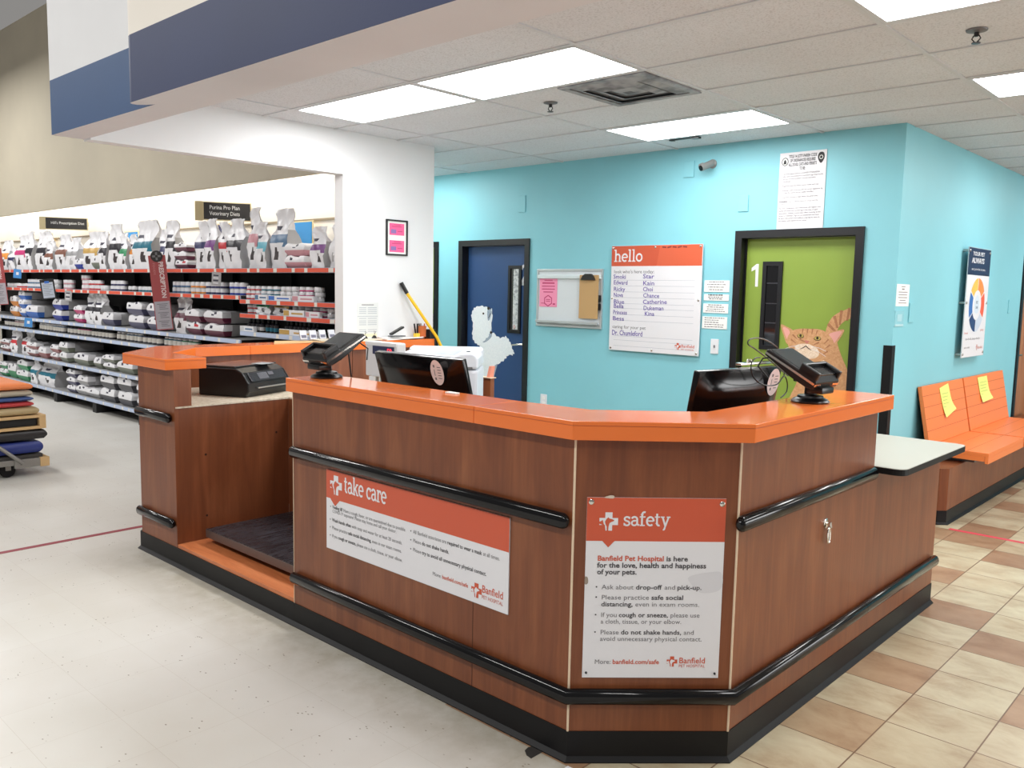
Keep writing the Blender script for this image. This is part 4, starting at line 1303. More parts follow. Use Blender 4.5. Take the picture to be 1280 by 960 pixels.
for k, (y, lab) in enumerate(((4.12, 'small silver and black clip on the cream papers, farther from the stapler'), (4.21, 'small silver and black clip on the cream papers, nearer the stapler'))):
    q = MB(); q.prism([(y - .02, 0), (y + .02, 0), (y + .004, .022), (y - .004, .022)], -5.42, -5.40, BLACKP, 'x')
    q.v = [(v[0], v[1], v[2] + ZT1 + .016) for v in q.v]
    q.tube([(-5.41, y - .003, ZT1 + .036), (-5.405, y + .012, ZT1 + .07), (-5.415, y + .004, ZT1 + .075), (-5.412, y + .004, ZT1 + .036)], .002, CHROME, 6)
    tag(q.build('binder_clip'), lab, 'binder clip', 'binder clips on the ledge')
# display packets standing on the ledge in front of the cans
for k in range(4):
    y = 3.62 + k * .085
    q = MB(); q.T = Matrix.Translation((-5.50, y, ZT1 + .016)) @ Matrix.Rotation(math.radians(-18), 4, 'Y')
    q.box(-.006, .006, -.03, .03, 0, .072, mat('silver_packet', (176, 176, 182), .35, .3), .003); q.box(.0062, .0070, -.022, .022, .012, .034, mat('packet_print', (92, 92, 110), .5))
    tag(q.build('foil_packet'), 'silver foil packet leaning on the ledge, %s from the terminal' % ('fourth', 'third', 'second', 'first')[k], 'packet', 'foil packets on the orange ledge')
# orange pen cup with pens
t = thing('pen_cup', 'orange cup of pens on the ledge against the white wall', 'pen cup', (-5.425, 4.735, ZT1))
q = MB(); q.lathe([(.034, 0), (.038, .09), (.033, .088), (.031, .01)], mat('orange_cup', (206, 112, 58), .5), 18, (-5.43, 4.725, ZT1 + .014)); q.build('cup', t, 40)
for k, (dy, dx, c) in enumerate(((-.02, .0, BLACKP), (.012, .012, SIGNO), (.0, -.014, mat('brown_pen', (150, 96, 60), .5)))):
    q = MB(); q.tube([(-5.43 + dx, 4.725 + dy * .4, ZT1 + .02), (-5.43 + dx, 4.725 + dy * 1.6, ZT1 + .125)], .005, c, 8); q.build('pen', t, 40)
t = thing('marker_pair', 'two upright black markers in a yellow holder beside the orange pen cup', 'markers', (-5.42, 4.64, ZT1))
q = MB(); q.box(-5.44, -5.40, 4.64, 4.68, ZT1 + .01, ZT1 + .045, mat('yellow_holder', (232, 196, 60), .5), .004); q.build('holder', t)
for dy in (-.008, .008):
    q = MB(); q.tube([(-5.42, 4.66 + dy, ZT1 + .02), (-5.42, 4.65 + dy * 2.2, ZT1 + .125)], .007, BLACKP, 8); q.build('marker', t, 40)
q = MB(); q.box(-5.472, -5.40, 4.79, 4.86, ZT1 - .10, ZT1 + .075, BLACKP, .006); q.box(-5.482, -5.46, 4.80, 4.85, ZT1 - .06, ZT1 + .0, BLACKP)
tag(q.build('card_holder'), 'small black box on the end of the white wall beside the ledge', 'box')
# yellow pole leaning in front of the wall
MP = [(4.524,1.637),(4.563,1.550),(4.777,1.192),(4.860,1.054)]
t = thing('mop', 'yellow mop pole with a black grip leaning on the white wall', 'mop', (-5.36, MP[3][0], 0))
gx0 = -5.462
pa, pb, pc = (gx0, MP[0][0], MP[0][1]), (gx0 + .03, MP[1][0], MP[1][1]), (-5.30, MP[2][0] + .0, MP[2][1])
pe = (-5.04, MP[2][0] + (MP[2][0] - MP[1][0]) * 2.2, .06)
q = MB(); q.tube([pb, pc, pe], .013, mat('yellow_pole', (240, 190, 30), .4), 10); q.build('pole', t, 40)
q = MB(); q.tube([pa, pb], .017, BLACKP, 10); q.build('grip', t, 40)
q = MB(); q.box(pe[0] - .15, pe[0] + .15, pe[1] - .05, pe[1] + .05, .0, .06, mat('mop_head_grey', (150, 150, 150), .9), .015); q.build('mop_head', t)

# ---------------------------------------------------------------- things on the aqua back wall
ROT_BACK = ((1, 0, 0), (0, 0, 1))
def on_back(y):
    return frame((0, y, 0), (1, 0, 0), (0, 0, 1))
ALU = mat('aluminium', (196, 200, 202), .35, .6)
# hello board
t = thing('hello_board', 'white board with an orange hello header and purple handwritten names', 'notice board', (-4.09, YB, 1.085))
yb = YB - 0.028
HB = [(-4.508,1.995),(-3.611,1.997),(-3.621,1.086),(-4.534,1.088)]
x0, x1 = (HB[0][0] + HB[3][0]) / 2, (HB[1][0] + HB[2][0]) / 2
z1, z0 = (HB[0][1] + HB[1][1]) / 2, (HB[2][1] + HB[3][1]) / 2
q = MB(); q.box(x0, x1, yb, yb + .012, z0, z1, WHITEP, .004); q.build('board', t)
A = Art(); A.T = on_back(yb - .0004)
HL = [(-4.529,1.824),(-3.643,1.818),(-4.491,1.859),(-4.191,1.863),(-4.490,1.760),(-4.071,1.754),(-4.489,1.281),(-4.135,1.294),(-4.492,1.233),(-4.167,1.245),(-3.832,1.149),(-3.794,1.148),(-3.771,1.144),(-3.655,1.143)]
hz = (HL[0][1] + HL[1][1]) / 2
A.rect(x0 + .002, x1 - .002, hz, z1 - .002, 0, SIGNO)
GLARE = mat('header_orange_glare', (210, 96, 64), .3)
A.poly([(x0 + .47, hz), (x1 - .002, hz), (x1 - .002, z1 - .002), (x0 + .50, z1 - .002)], .5, GLARE)  # glare on the header, painted as a slightly lighter orange
for k in range(5):
    A.stroke([(x0 + .52 + k * .05, z1 - .018 - .006 * (k % 2)), (x0 + .56 + k * .05, z1 - .022 + .006 * (k % 2))], .012, 1, mat('header_mark', (132, 52, 44), .6))
slab_text(A, 'hello', HL[2][0], HL[2][1], .070, 1, WHITEP, HL[3][0] - HL[2][0])
A.text("look who's here today:", HL[4][0], HL[4][1], .042, 1, TXTL, HL[5][0] - HL[4][0])
A.text('caring for your pet', HL[6][0], HL[6][1], .040, 1, TXTL, HL[7][0] - HL[6][0])
A.text('Dr. Chumleford', HL[8][0], HL[8][1] - .012, .062, 1, PURPLE, HL[9][0] - HL[8][0], weight=.012)
RU = [(-4.483,1.701),(-4.481,1.652),(-4.479,1.600),(-4.477,1.550),(-4.475,1.498),(-4.473,1.456),(-4.471,1.403),(-4.469,1.351),(-4.463,1.214),(-4.462,1.179),(-4.460,1.129)]
for p in RU:
    A.rect(x0 + .05, x1 - .06, p[1] - .0012, p[1] + .0012, .5, LINE)
NA = [(-4.494,1.715),(-4.490,1.665),(-4.488,1.608),(-4.486,1.556),(-4.485,1.499),(-4.483,1.459),(-4.486,1.405),(-4.490,1.352)]
for p, w, wd in zip(NA, ('Smoki', 'Edward', 'Ricky', 'Nova', 'Blue', 'Bella', 'Princess', 'Bess'), (17, 19, 16, 13, 15, 14, 19, 16)):
    A.text(w, p[0], p[1] - .002, .052, 1, PURPLE, wd * .0079, weight=.010, lead=random.uniform(-.02, .02))
NB = [(-4.185,1.719),(-4.183,1.661),(-4.180,1.610),(-4.176,1.558),(-4.177,1.502),(-4.169,1.450),(-4.155,1.401)]
for p, w, wd in zip(NB, ('Star', 'Kain', 'Choi', 'Chance', 'Catherine', 'Dukeman', 'Kina'), (15, 15, 13, 21, 31, 26, 13)):
    A.text(w, p[0], p[1] - .002, .052, 1, PURPLE, wd * .0079, weight=.010, lead=random.uniform(-.02, .02))
A.poly(smooth_poly([(x0 + .42, z0 + .245), (x0 + .55, z0 + .262), (x0 + .50, z0 + .225), (x0 + .40, z0 + .225)]), .7, WHITEP)
pet_cross(A, (HL[10][0] + HL[11][0]) / 2, HL[10][1] + .008, .056, 1, SIGNO, WHITEP)
A.text('Banfield', HL[12][0] - .01, HL[12][1] + .006, .036, 1, SIGNO, HL[13][0] - HL[12][0] + .01, weight=.01)
A.text('PET HOSPITAL', HL[12][0] - .01, HL[12][1] - .016, .017, 1, SIGNO, HL[13][0] - HL[12][0] + .01)
A.build('lettering', t)
for x, z in ((x0 + .02, z1 - .02), ((x0 + x1) / 2, z1 - .018), (x1 - .02, z1 - .018), (x0 + .02, z0 + .02), ((x0 + x1) / 2, z0 + .02), (x1 - .02, z0 + .02), (x0 + .02, (z0 + z1) / 2), (x1 - .02, (z0 + z1) / 2)):
    q = MB(); q.lathe([(.010, 0), (.010, .003), (.006, .005)], CHROME, 12, (x, yb, z), 'y'); q.lathe([(.006, 0), (.006, .020)], STEEL, 8, (x, yb + .028, z), 'y'); q.build('standoff_screw', t, 40)

# small whiteboard with rails
t = thing('whiteboard', 'small aluminium-framed whiteboard with rails beside the poodle door', 'whiteboard', (-5.03, YB, 1.27))
WB = [(-5.395,1.794),(-4.609,1.805),(-4.610,1.267),(-5.377,1.257)]
x0, x1, z0, z1 = WB[0][0], WB[1][0] - .01, (WB[2][1] + WB[3][1]) / 2, (WB[0][1] + WB[1][1]) / 2
q = MB(); q.box(x0 + .01, x1 - .01, YB - .014, YB, z0 + .01, z1 - .01, mat('whiteboard_face', (216, 222, 226), .25)); q.build('board', t)
for nm, a in (('frame_rail', (x0, x1, z0, z0 + .022)), ('frame_rail', (x0, x1, z1 - .022, z1)), ('frame_stile', (x0, x0 + .02, z0 + .022, z1 - .022)), ('frame_stile', (x1 - .02, x1, z0 + .022, z1 - .022))):
    q = MB(); q.box(a[0], a[1], YB - .022, YB, a[2], a[3], ALU, .003); q.build(nm, t)
q = MB(); q.box(x0 + .02, x1 - .02, YB - .05, YB - .012, z0 + .036, z0 + .046, ALU, .003); q.box(x0 + .02, x1 - .02, YB - .055, YB - .045, z0 + .036, z0 + .060, ALU, .003); q.build('tray', t)
q = MB(); q.box(x0 + .02, x1 - .015, YB - .034, YB - .012, z1 - .09, z1 - .055, mat('whiteboard_rail', (214, 224, 226), .4), .006); q.build('paper_rail', t)
FL = [(-5.360,1.733),(-5.134,1.731),(-5.139,1.446),(-5.343,1.447)]
tf = thing('flyer', 'pink printed flyer clipped to the small whiteboard', 'flyer', (FL[3][0] + .1, YB - .018, FL[3][1]))
q = MB(); q.box(FL[0][0], FL[1][0] - .01, YB - .0175, YB - .0155, FL[2][1], FL[0][1], PINK); q.build('sheet', tf)
A = Art(); A.T = on_back(YB - .0178)
cx = (FL[0][0] + FL[1][0] - .01) / 2
RED = mat('flyer_red', (196, 62, 110), .6)
for k, (w, h) in enumerate(((.10, .008), (.15, .014), (.16, .009), (.16, .009), (.12, .009))):
    A.rect(cx - w / 2, cx + w / 2, FL[0][1] - .045 - k * .027, FL[0][1] - .045 - k * .027 + h, 0, RED)
cz = FL[0][1] - .23
hexa = [(cx + .050 * math.sin(PI / 3 * i), cz + .050 * math.cos(PI / 3 * i)) for i in range(7)]
A.stroke(hexa, .010, 0, RED); A.rect(cx - .026, cx + .026, cz + .008, cz + .015, 0, RED); A.rect(cx - .026, cx + .026, cz - .008, cz - .001, 0, RED)
A.rect(FL[0][0] + .02, FL[0][0] + .07, FL[2][1] + .03, FL[2][1] + .036, 0, RED); A.rect(FL[1][0] - .06, FL[1][0] - .03, FL[2][1] + .02, FL[2][1] + .034, 0, RED)
A.build('print', tf)
CB_ = [(-4.862,1.734),(-4.636,1.735),(-4.639,1.352),(-4.862,1.347)]
t = thing('clipboard', 'brown clipboard with a black clip hanging on the small whiteboard', 'clipboard', ((CB_[0][0] + CB_[1][0]) / 2, YB - .03, CB_[3][1]))
q = MB(); q.box(CB_[0][0], CB_[1][0] - .01, YB - .042, YB - .036, CB_[2][1], CB_[0][1] + .01, mat('hardboard', (190, 154, 104), .6), .003); q.build('board', t)
q = MB(); c_ = (CB_[0][0] + CB_[1][0]) / 2
q.prism([(c_ - .09, CB_[0][1] - .035), (c_ + .07, CB_[0][1] - .035), (c_ + .05, CB_[0][1] + .0), (c_ + .03, CB_[0][1] + .02), (c_ - .04, CB_[0][1] + .02), (c_ - .07, CB_[0][1] + .0)], YB - .060, YB - .042, mat('dark_clip', (58, 56, 54), .35, .6), 'y'); q.build('clip', t)
for k, lab in ((0, 'black marker clipped beside the clipboard, upper of the two'), (1, 'black marker clipped beside the clipboard, lower of the two')):
    q = MB(); q.tube([(CB_[1][0] + .004, YB - .036, 1.565 - k * .075), (CB_[1][0] + .004, YB - .036, 1.505 - k * .075)], .011, BLACKP, 8)
    tag(q.build('marker', None, 40), lab, 'marker', 'markers on the small whiteboard')

# four small notices beside door 1
for i, (za, zb, lines, lab) in enumerate(((1.704, 1.612, 4, 'small white notice by the cat door, topmost of four'), (1.593, 1.543, 3, 'small white notice by the cat door, second of four, the thinnest'),
                                     (1.517, 1.443, 4, 'small white notice by the cat door, third of four from the top'), (1.414, 1.316, 5, 'small white notice by the cat door, lowest of four, above the switch'))):
    xa = -3.602 + (.0, .0, -.002, -.006)[i]
    t = thing('notice_card', lab, 'notice', (xa + .11, YB, zb), 'small white notices by the cat door')
    q = MB(); q.box(xa, xa + .225, YB - .004, YB, zb, za, PAPER, .0015); q.build('card', t)
    A = Art(); A.T = on_back(YB - .0043)
    for k in range(lines):
        z = za - (za - zb) * (k + .75) / (lines + .5); w = random.uniform(.13, .185)
        c_ = 1 if not (i == 1 and k == 0) else 1.8
        x = xa + .1125 - w / 2 if i < 3 else xa + .022
        while w > .012:
            l = min(w, random.uniform(.012, .034)); A.rect(x, x + l - .005, z, z + .0065 * c_, 0, TXT if i == 1 else TXTL); x += l; w -= l
    A.build('print', t)
t = thing('light_switch', 'white light switch plate below the notices by the cat door', 'light switch', (-3.484, YB, 1.17))
q = MB(); q.box(-3.520, -3.448, YB - .006, YB, 1.115, 1.235, WHITE, .003); q.build('plate', t)
q = MB(); q.box(-3.489, -3.479, YB - .016, YB - .005, 1.165, 1.187, mat('switch_toggle', (120, 122, 126), .4), .002); q.build('toggle', t)
t = thing('wall_outlet', 'white outlet low on the aqua wall beside the poodle door', 'wall outlet', (-5.29, YB, .50))
q = MB(); q.box(-5.33, -5.25, YB - .006, YB, .49, .61, WHITE, .003); q.build('plate', t)
for z in (.525, .575):
    q = MB(); q.box(-5.305, -5.275, YB - .008, YB - .005, z - .014, z + .014, PAPER, .002); q.build('socket', t)
# blanking plates painted over
for x, z, w, h, lab in ((-5.62, 2.42, .09, .16, 'aqua painted blank plate on the wall above the poodle door'), (-3.29, 2.30, .085, .125, 'aqua painted blank plate above and beside the cat door'), (-3.79, 2.60, .10, .13, 'aqua painted blank plate behind the security camera')):
    q = MB(); q.box(x - w / 2, x + w / 2, YB - .010, YB, z - h / 2, z + h / 2, BLUEW, .003); tag(q.build('blank_plate'), lab, 'blank plate')
q = MB(); q.box(XR, XR + .010, 6.44, 6.53, 1.42, 1.56, BLUEW, .003); tag(q.build('blank_plate'), 'aqua painted blank plate beside the paper notice on the side wall', 'blank plate')
q = MB(); q.box(XR, XR + .008, 9.20, 9.28, 1.47, 1.60, BLUEW, .003); tag(q.build('blank_plate'), 'aqua painted blank plate high above the far orange bench', 'blank plate')
# security camera
t = thing('security_camera', 'small grey bullet security camera on the aqua wall', 'security camera', (-3.60, YB, 2.62))
CAMG = mat('camera_grey', (150, 148, 146), .4, .3)
q = MB(); q.lathe([(.036, 0), (.036, .012), (.02, .02)], CAMG, 16, (-3.575, YB, 2.625), 'y'); q.build('mount', t, 40)
q = MB(); q.tube([(-3.575, YB - .01, 2.625), (-3.580, YB - .04, 2.62)], .010, CAMG, 10); q.build('arm', t, 40)
q = MB(); q.tube([(-3.565, YB - .03, 2.628), (-3.61, YB - .11, 2.585)], .027, CAMG, 16); q.tube([(-3.603, YB - .095, 2.60), (-3.614, YB - .117, 2.588)], .029, CAMG, 16); q.build('housing', t, 40)
q = MB(); q.tube([(-3.609, YB - .108, 2.586), (-3.616, YB - .120, 2.579)], .022, GLOSSB, 16); q.build('lens', t, 40)
# ordinance poster above door 1
t = thing('ordinance_poster', 'tall white printed notice with two black seals above the cat door', 'poster', (-2.82, YB, 2.09))
x0, x1, z0, z1 = -3.005, -2.647, 2.092, 2.652
q = MB(); q.box(x0, x1, YB - .006, YB - .0005, z0, z1, mat('poster_paper', (222, 220, 224), .4)); q.build('sheet', t)
A = Art(); A.T = on_back(YB - .0064)
c_ = (x0 + x1) / 2
for k, (s_, w) in enumerate((('TITLE 14 (CITY-PARISH CODE', .215), ('OF ORDINANCES) REQUIRES', .195), ('ALL DOGS, CATS AND FERRETS', .215), ('TO BE:', .045))):
    A.text(s_, c_ - w / 2, z1 - .040 - k * .030, .030, 0, TXTB, w, weight=.03)
A.disc(x0 + .042, z1 - .065, .026, .030, 0, TXTB, 20); A.disc(x0 + .042, z1 - .065, .021, .025, 1, PAPER, 20); A.poly([(x0 + .03, z1 - .082), (x0 + .054, z1 - .082), (x0 + .05, z1 - .06), (x0 + .042, z1 - .048), (x0 + .034, z1 - .06)], 2, TXTB)
A.poly(smooth_poly([(x1 - .06, z1 - .025), (x1 - .04, z1 - .015), (x1 - .02, z1 - .025), (x1 - .016, z1 - .06), (x1 - .04, z1 - .095), (x1 - .064, z1 - .06)]), 0, TXTB); A.disc(x1 - .040, z1 - .052, .014, .015, 1, PAPER, 16); A.disc(x1 - .040, z1 - .052, .010, .011, 2, TXTB, 16)
zl = z1 - .160
for num, body in (('1.', ['Vaccinated against rabies by a LICENSED VETERINARIAN', 'who issues documentation of vaccination (age three months', 'and up) and who furnishes a current vaccination', 'certificate.']), ('2.', ['Registered with the animal control center each year.']), ('3.', ['Wearing a collar or harness with the current registration tag', 'so that the animal can be readily identified.']), ('4.', ['Kept from running at large within the parish limits.'])):
    A.text(num, x0 + .012, zl, .017, 0, TXTB)
    for l in body:
        A.text(l, x0 + .032, zl, .0165, 0, TXTB, min(.31, len(l) * .0054), weight=.008); zl -= .0185
    zl -= .014
A.text([('WARNING:', .03, TXTB), (' There is a fine for failure to comply with this', False, TXTB)], x0 + .012, zl, .0165, 0, TXTB, .30); zl -= .0185
A.text('ordinance.', x0 + .012, zl, .0165, 0, TXTB, .055); zl -= .030
for l in ('For your convenience your veterinarian will register your', 'animal and issue the current tag at the time of each', 'vaccination. Animal control also offers licensing at the', 'center on weekdays. Tags are not transferable and must', 'be worn. Any animal found without a tag may be taken to', 'the shelter until claimed by its owner.'):
    A.text(l, x0 + .012, zl, .0165, 0, TXTB, min(.325, len(l) * .0058), weight=.012); zl -= .0185
A.build('lettering', t)

# ---------------------------------------------------------------- white wall: framed notices and taped sheet
def on_left(x):
    return frame((x, 0, 0), (0, 1, 0), (0, 0, 1))
t = thing('picture_frame', 'thin black frame holding two pink notices on the white wall', 'picture frame', (XW, 4.49, 1.855))
y0, y1, z0, z1 = 4.378, 4.599, 1.856, 2.142
for a in ((y0, y1, z0, z0 + .012), (y0, y1, z1 - .012, z1), (y0, y0 + .012, z0 + .012, z1 - .012), (y1 - .012, y1, z0 + .012, z1 - .012)):
    q = MB(); q.box(XW, XW + .016, a[0], a[1], a[2], a[3], BLACKP, .002); q.build('frame_bar', t)
q = MB(); q.box(XW, XW + .005, y0 + .012, y1 - .012, z0 + .012, z1 - .012, PAPER); q.build('backing', t)
A = Art(); A.T = on_left(XW + .0054)
HOT = mat('hot_pink_paper', (240, 96, 150), .6); MAUVE = mat('mauve_print', (140, 110, 170), .6)
for zc in (z1 - .075, z0 + .075):
    A.rect(y0 + .035, y1 - .032, zc - .048, zc + .046, 0, HOT); A.rect(y0 + .05, y0 + .105, zc - .035, zc - .002, 1, MAUVE); A.rect(y0 + .06, y1 - .06, zc + .018, zc + .024, 1, RED); A.rect(y0 + .08, y1 - .07, zc + .032, zc + .037, 1, RED); A.rect(y0 + .12, y1 - .05, zc - .02, zc - .014, 1, RED)
A.build('notices', t)
t = thing('taped_notice', 'white sheet with faint tables taped to the white wall above the ledge', 'notice', (XW, 4.2, 1.18))
q = MB(); q.box(XW, XW + .0015, 4.098, 4.305, 1.185, 1.472, mat('notice_paper', (214, 217, 216), .6)); q.build('sheet', t)
A = Art(); A.T = on_left(XW + .0018); FAINT = mat('faint_print', (168, 174, 182), .7); CREAMP = mat('cream_print', (232, 226, 190), .7)
A.rect(4.14, 4.26, 1.452, 1.458, 0, TXTL)
for z in (1.43, 1.415, 1.40, 1.385, 1.345, 1.325, 1.31, 1.295, 1.255, 1.24):
    A.rect(4.115, 4.185, z, z + .005, 0, FAINT); A.rect(4.20, 4.29, z, z + .005, 0, FAINT)
A.rect(4.10, 4.30, 1.362, 1.366, 0, FAINT); A.rect(4.11, 4.29, 1.20, 1.225, 0, CREAMP)
A.build('print', t)

# ---------------------------------------------------------------- aqua side wall: poster, notice, sleeve
def on_side(x):
    # seen from +X: right hand is +Y
    return frame((x, 0, 0), (0, 1, 0), (0, 0, 1))
t = thing('wheel_poster', 'tall stand-off poster with a navy header and colour wheel above the benches', 'poster', (XR, 8.02, 1.12))
y0, y1, z0, z1 = 7.62, 8.27, 1.112, 2.020
q = MB(); q.box(XR + .045, XR + .051, y0, y1, z0, z1, mat('clear_edge', (196, 206, 212), .15)); q.build('board', t)
A = Art(); A.T = on_side(XR + .0514)
NAVP = mat('navy_print', (30, 40, 76), .35)
A.rect(y0 + .004, y1 - .004, z0 + .004, z1 - .004, 0, WHITEP); A.rect(y0 + .004, y1 - .004, z1 - .225, z1 - .004, 1, NAVP)
A.text('YOUR PET', y0 + .12, z1 - .065, .045, 2, WHITEP, .34, weight=.02); A.text('ALWAYS', y0 + .10, z1 - .125, .06, 2, WHITEP, .36, weight=.03); A.text('our promise to you', y0 + .10, z1 - .185, .030, 2, WHITEP, .40)
cy, cz = (y0 + y1) / 2 + .01, z0 + .435
for i, c_ in enumerate(((236, 140, 60), (232, 92, 56), (196, 208, 224), (40, 60, 110), (60, 110, 180), (240, 190, 80))):
    m_ = mat('wheel_colour_%d' % i, c_, .35)
    A.ring(cy, cz, .125, .225, PI / 2 - i * PI / 3 - .03, PI / 2 - (i + 1) * PI / 3 + .03, 1, m_, 10)
A.poly(smooth_poly([(cy, cz + .085), (cy + .065, cz + .03), (cy + .05, cz - .06), (cy - .05, cz - .06), (cy - .065, cz + .03)]), 1, mat('wheel_centre', (206, 220, 232), .4))
A.text('PET', cy - .03, cz + .01, .035, 2, NAVP, .06); A.text('CARE', cy - .035, cz - .03, .03, 2, NAVP, .07)
for (yy, zz, s_) in ((y0 + .05, cz + .25, 'check'), (y1 - .16, cz + .25, 'treat'), (y0 + .04, cz - .24, 'love'), (y1 - .15, cz - .22, 'play')):
    A.text(s_, yy, zz, .028, 1, SIGNO, .10)
A.text('here for life, always close by', y0 + .08, z0 + .145, .028, 1, TXTL, .42); A.text('ask us today', y0 + .06, z0 + .075, .026, 1, TXTL, .16)
pet_cross(A, y1 - .22, z0 + .075, .05, 1, SIGNO, WHITEP); A.text('Banfield', y1 - .18, z0 + .062, .035, 1, SIGNO, .13)
A.build('lettering', t)
for y in (y0 + .03, y1 - .03):
    for z in (z0 + .03, (z0 + z1) / 2, z1 - .03):
        q = MB(); q.lathe([(.012, 0), (.012, .055), (.009, .058)], STEEL, 10, (XR, y, z), 'x'); q.build('standoff_screw', t, 40)
t = thing('wall_notice', 'white printed sheet on the aqua side wall by the corner guard', 'notice', (XR, 6.29, 1.53))
q = MB(); q.box(XR, XR + .002, 6.170, 6.425, 1.536, 1.690, PAPER); q.build('sheet', t)
A = Art(); A.T = on_side(XR + .0023)
for k in range(7):
    w = (.08, .05, .18, .17, .18, .12, .16)[k]; A.rect(6.297 - w / 2, 6.297 + w / 2, 1.670 - k * .019, 1.675 - k * .019 + (.004 if k == 1 else 0), 0, TXTL)
A.build('print', t)
q = MB(); q.box(XR, XR + .004, 6.165, 6.34, 1.395, 1.505, mat('clear_sleeve', (150, 206, 218), .15)); q.box(XR + .004, XR + .006, 6.17, 6.335, 1.395, 1.41, mat('sleeve_edge', (190, 224, 230), .2)); q.box(XR + .004, XR + .0052, 6.21, 6.30, 1.43, 1.48, mat('sleeve_print', (170, 212, 222), .4))
tag(q.build('acrylic_sleeve'), 'clear acrylic sleeve below the white sheet on the side wall', 'sign holder')

# ---------------------------------------------------------------- orange benches
t = thing('bench_plinth', 'long brown wooden plinth with black base carrying the orange benches', 'bench base', (XR, 8.5, 0))
PL = [(-2.10, 6.40), (-1.80, 6.40), (-1.755, 6.445), (-1.755, 10.4), (-2.10, 10.4)]
q = MB(); q.prism(PL, 0.0, 0.402, WOOD); q.build('body', t)
cove([(-2.10, 6.40), (-1.80, 6.40), (-1.755, 6.445), (-1.755, 10.4)], t, .10)
def bench(y0, y1, label, first=True):
    t = thing('bench', label, 'bench', (-1.85, (y0 + y1) / 2, .402), 'orange plank benches')
    q = MB()
    n = 3
    q.box(-2.0, -1.585, y0, y1, .470, .4985, ORANGE_SEAT, .003); q.box(-1.607, -1.585, y0, y1, .420, .470, ORANGE_SEAT)
    q.box(-1.98, -1.61, y0 + .0, y0 + .02, .435, .470, ORANGE_SEAT)
    q.build('seat', t)
    q = MB()
    for x in (-1.73, -1.865):
        q.box(x - .0012, x + .0012, y0, y1, .4984, .4990, GROOVE)
    q.build('seat_groove', t)
    T = Matrix.Translation((-1.985, 0, .500)) @ Matrix.Rotation(math.radians(-11), 4, 'Y')
    q = MB(); q.T = T; q.box(-.030, 0, y0, y1, 0.0, .445, ORANGE_SEAT, .003); bk = q.build('backrest', t)
    q = MB(); q.T = T
    for z in (.105, .195, .285, .370):
        q.box(-.001, .0006, y0, y1, z - .0015, z + .0015, GROOVE)
    q.build('plank_groove', bk)
    q = MB(); q.box(-1.97, -1.70, y0 + .1, y1 - .1, .402, .470, GREY); q.build('support', t)
    q = MB(); q.T = T; q.box(-.0315, -.0300, y0 - .001, y1, .01, .44, BLACKP); q.build('back_plate', t)
    return t
bench(6.74, 7.765, 'orange plank bench nearer the counter, with a yellow sheet on its back')
bench(7.80, 9.05, 'orange plank bench farther along the aqua wall, with a yellow sheet')
YEL = mat('yellow_green_paper', (222, 238, 130), .7)
def bench_note(pts, label):
    T = Matrix.Translation((-1.985, 0, .500)) @ Matrix.Rotation(math.radians(-11), 4, 'Y')
    t = thing('bench_notice', label, 'notice', (-2.0, pts[0][0], .8), 'yellow sheets taped to the benches')
    q = MB(); n = 6
    vs, fs = [], []
    (ya, yb_), (za, zb_) = (pts[0][0], pts[1][0]), (pts[0][1], pts[2][1])
    for j in range(n + 1):
        for i in range(4):
            u, v = i / 3, j / n
            y = pts[0][0] * (1 - u) * (1 - v) + pts[1][0] * u * (1 - v) + pts[3][0] * (1 - u) * v + pts[2][0] * u * v
            z = pts[0][1] * (1 - u) * (1 - v) + pts[1][1] * u * (1 - v) + pts[3][1] * (1 - u) * v + pts[2][1] * u * v
            vs.append((.004 + .05 * max(0, v - .5) ** 2 * (1 + u), y, z))
    for j in range(n):
        for i in range(3):
            a = j * 4 + i
            fs.append((a, a + 4, a + 5, a + 1))
    q.T = T; q.add(vs, fs, YEL); o = q.build('sheet', t)
    sd = o.modifiers.new('thickness', 'SOLIDIFY'); sd.thickness = .0012; sd.offset = -1
    q = MB(); q.T = T
    for k in range(6):
        z = pts[0][1] - .05 - k * .026
        q.box(.0062 + .05 * max(0, (k + 2) / 10 - .5) ** 2, .0066 + .05 * max(0, (k + 2) / 10 - .5) ** 2, pts[0][0] + .04, pts[1][0] - .04 - .02 * (k % 3), z, z + .004, mat('faint_green_print', (176, 190, 110), .7))
    q.build('print', t)
bench_note([(7.13, .405), (7.36, .43), (7.40, .22), (7.17, .17)], 'yellow-green sheet taped to the back of the nearer orange bench')
bench_note([(8.19, .425), (8.48, .425), (8.50, .22), (8.21, .205)], 'yellow-green sheet taped to the back of the farther orange bench')

# ---------------------------------------------------------------- floor tape
TAPER = mat('red_floor_tape', (150, 52, 66), .5); TAPES = mat('red_tape_bright', (206, 66, 80), .5)
q = MB(); q.box(-5.512, -5.466, -1.5, 2.60, .0003, .0012, TAPER); tag(q.build('floor_tape'), 'dark red tape line across the pale vinyl floor', 'floor tape')
q = MB(); q.box(-1.70, 2.5, 6.318, 6.362, .0003, .0012, TAPES); tag(q.build('floor_tape'), 'bright red tape line across the beige tiles by the benches', 'floor tape')

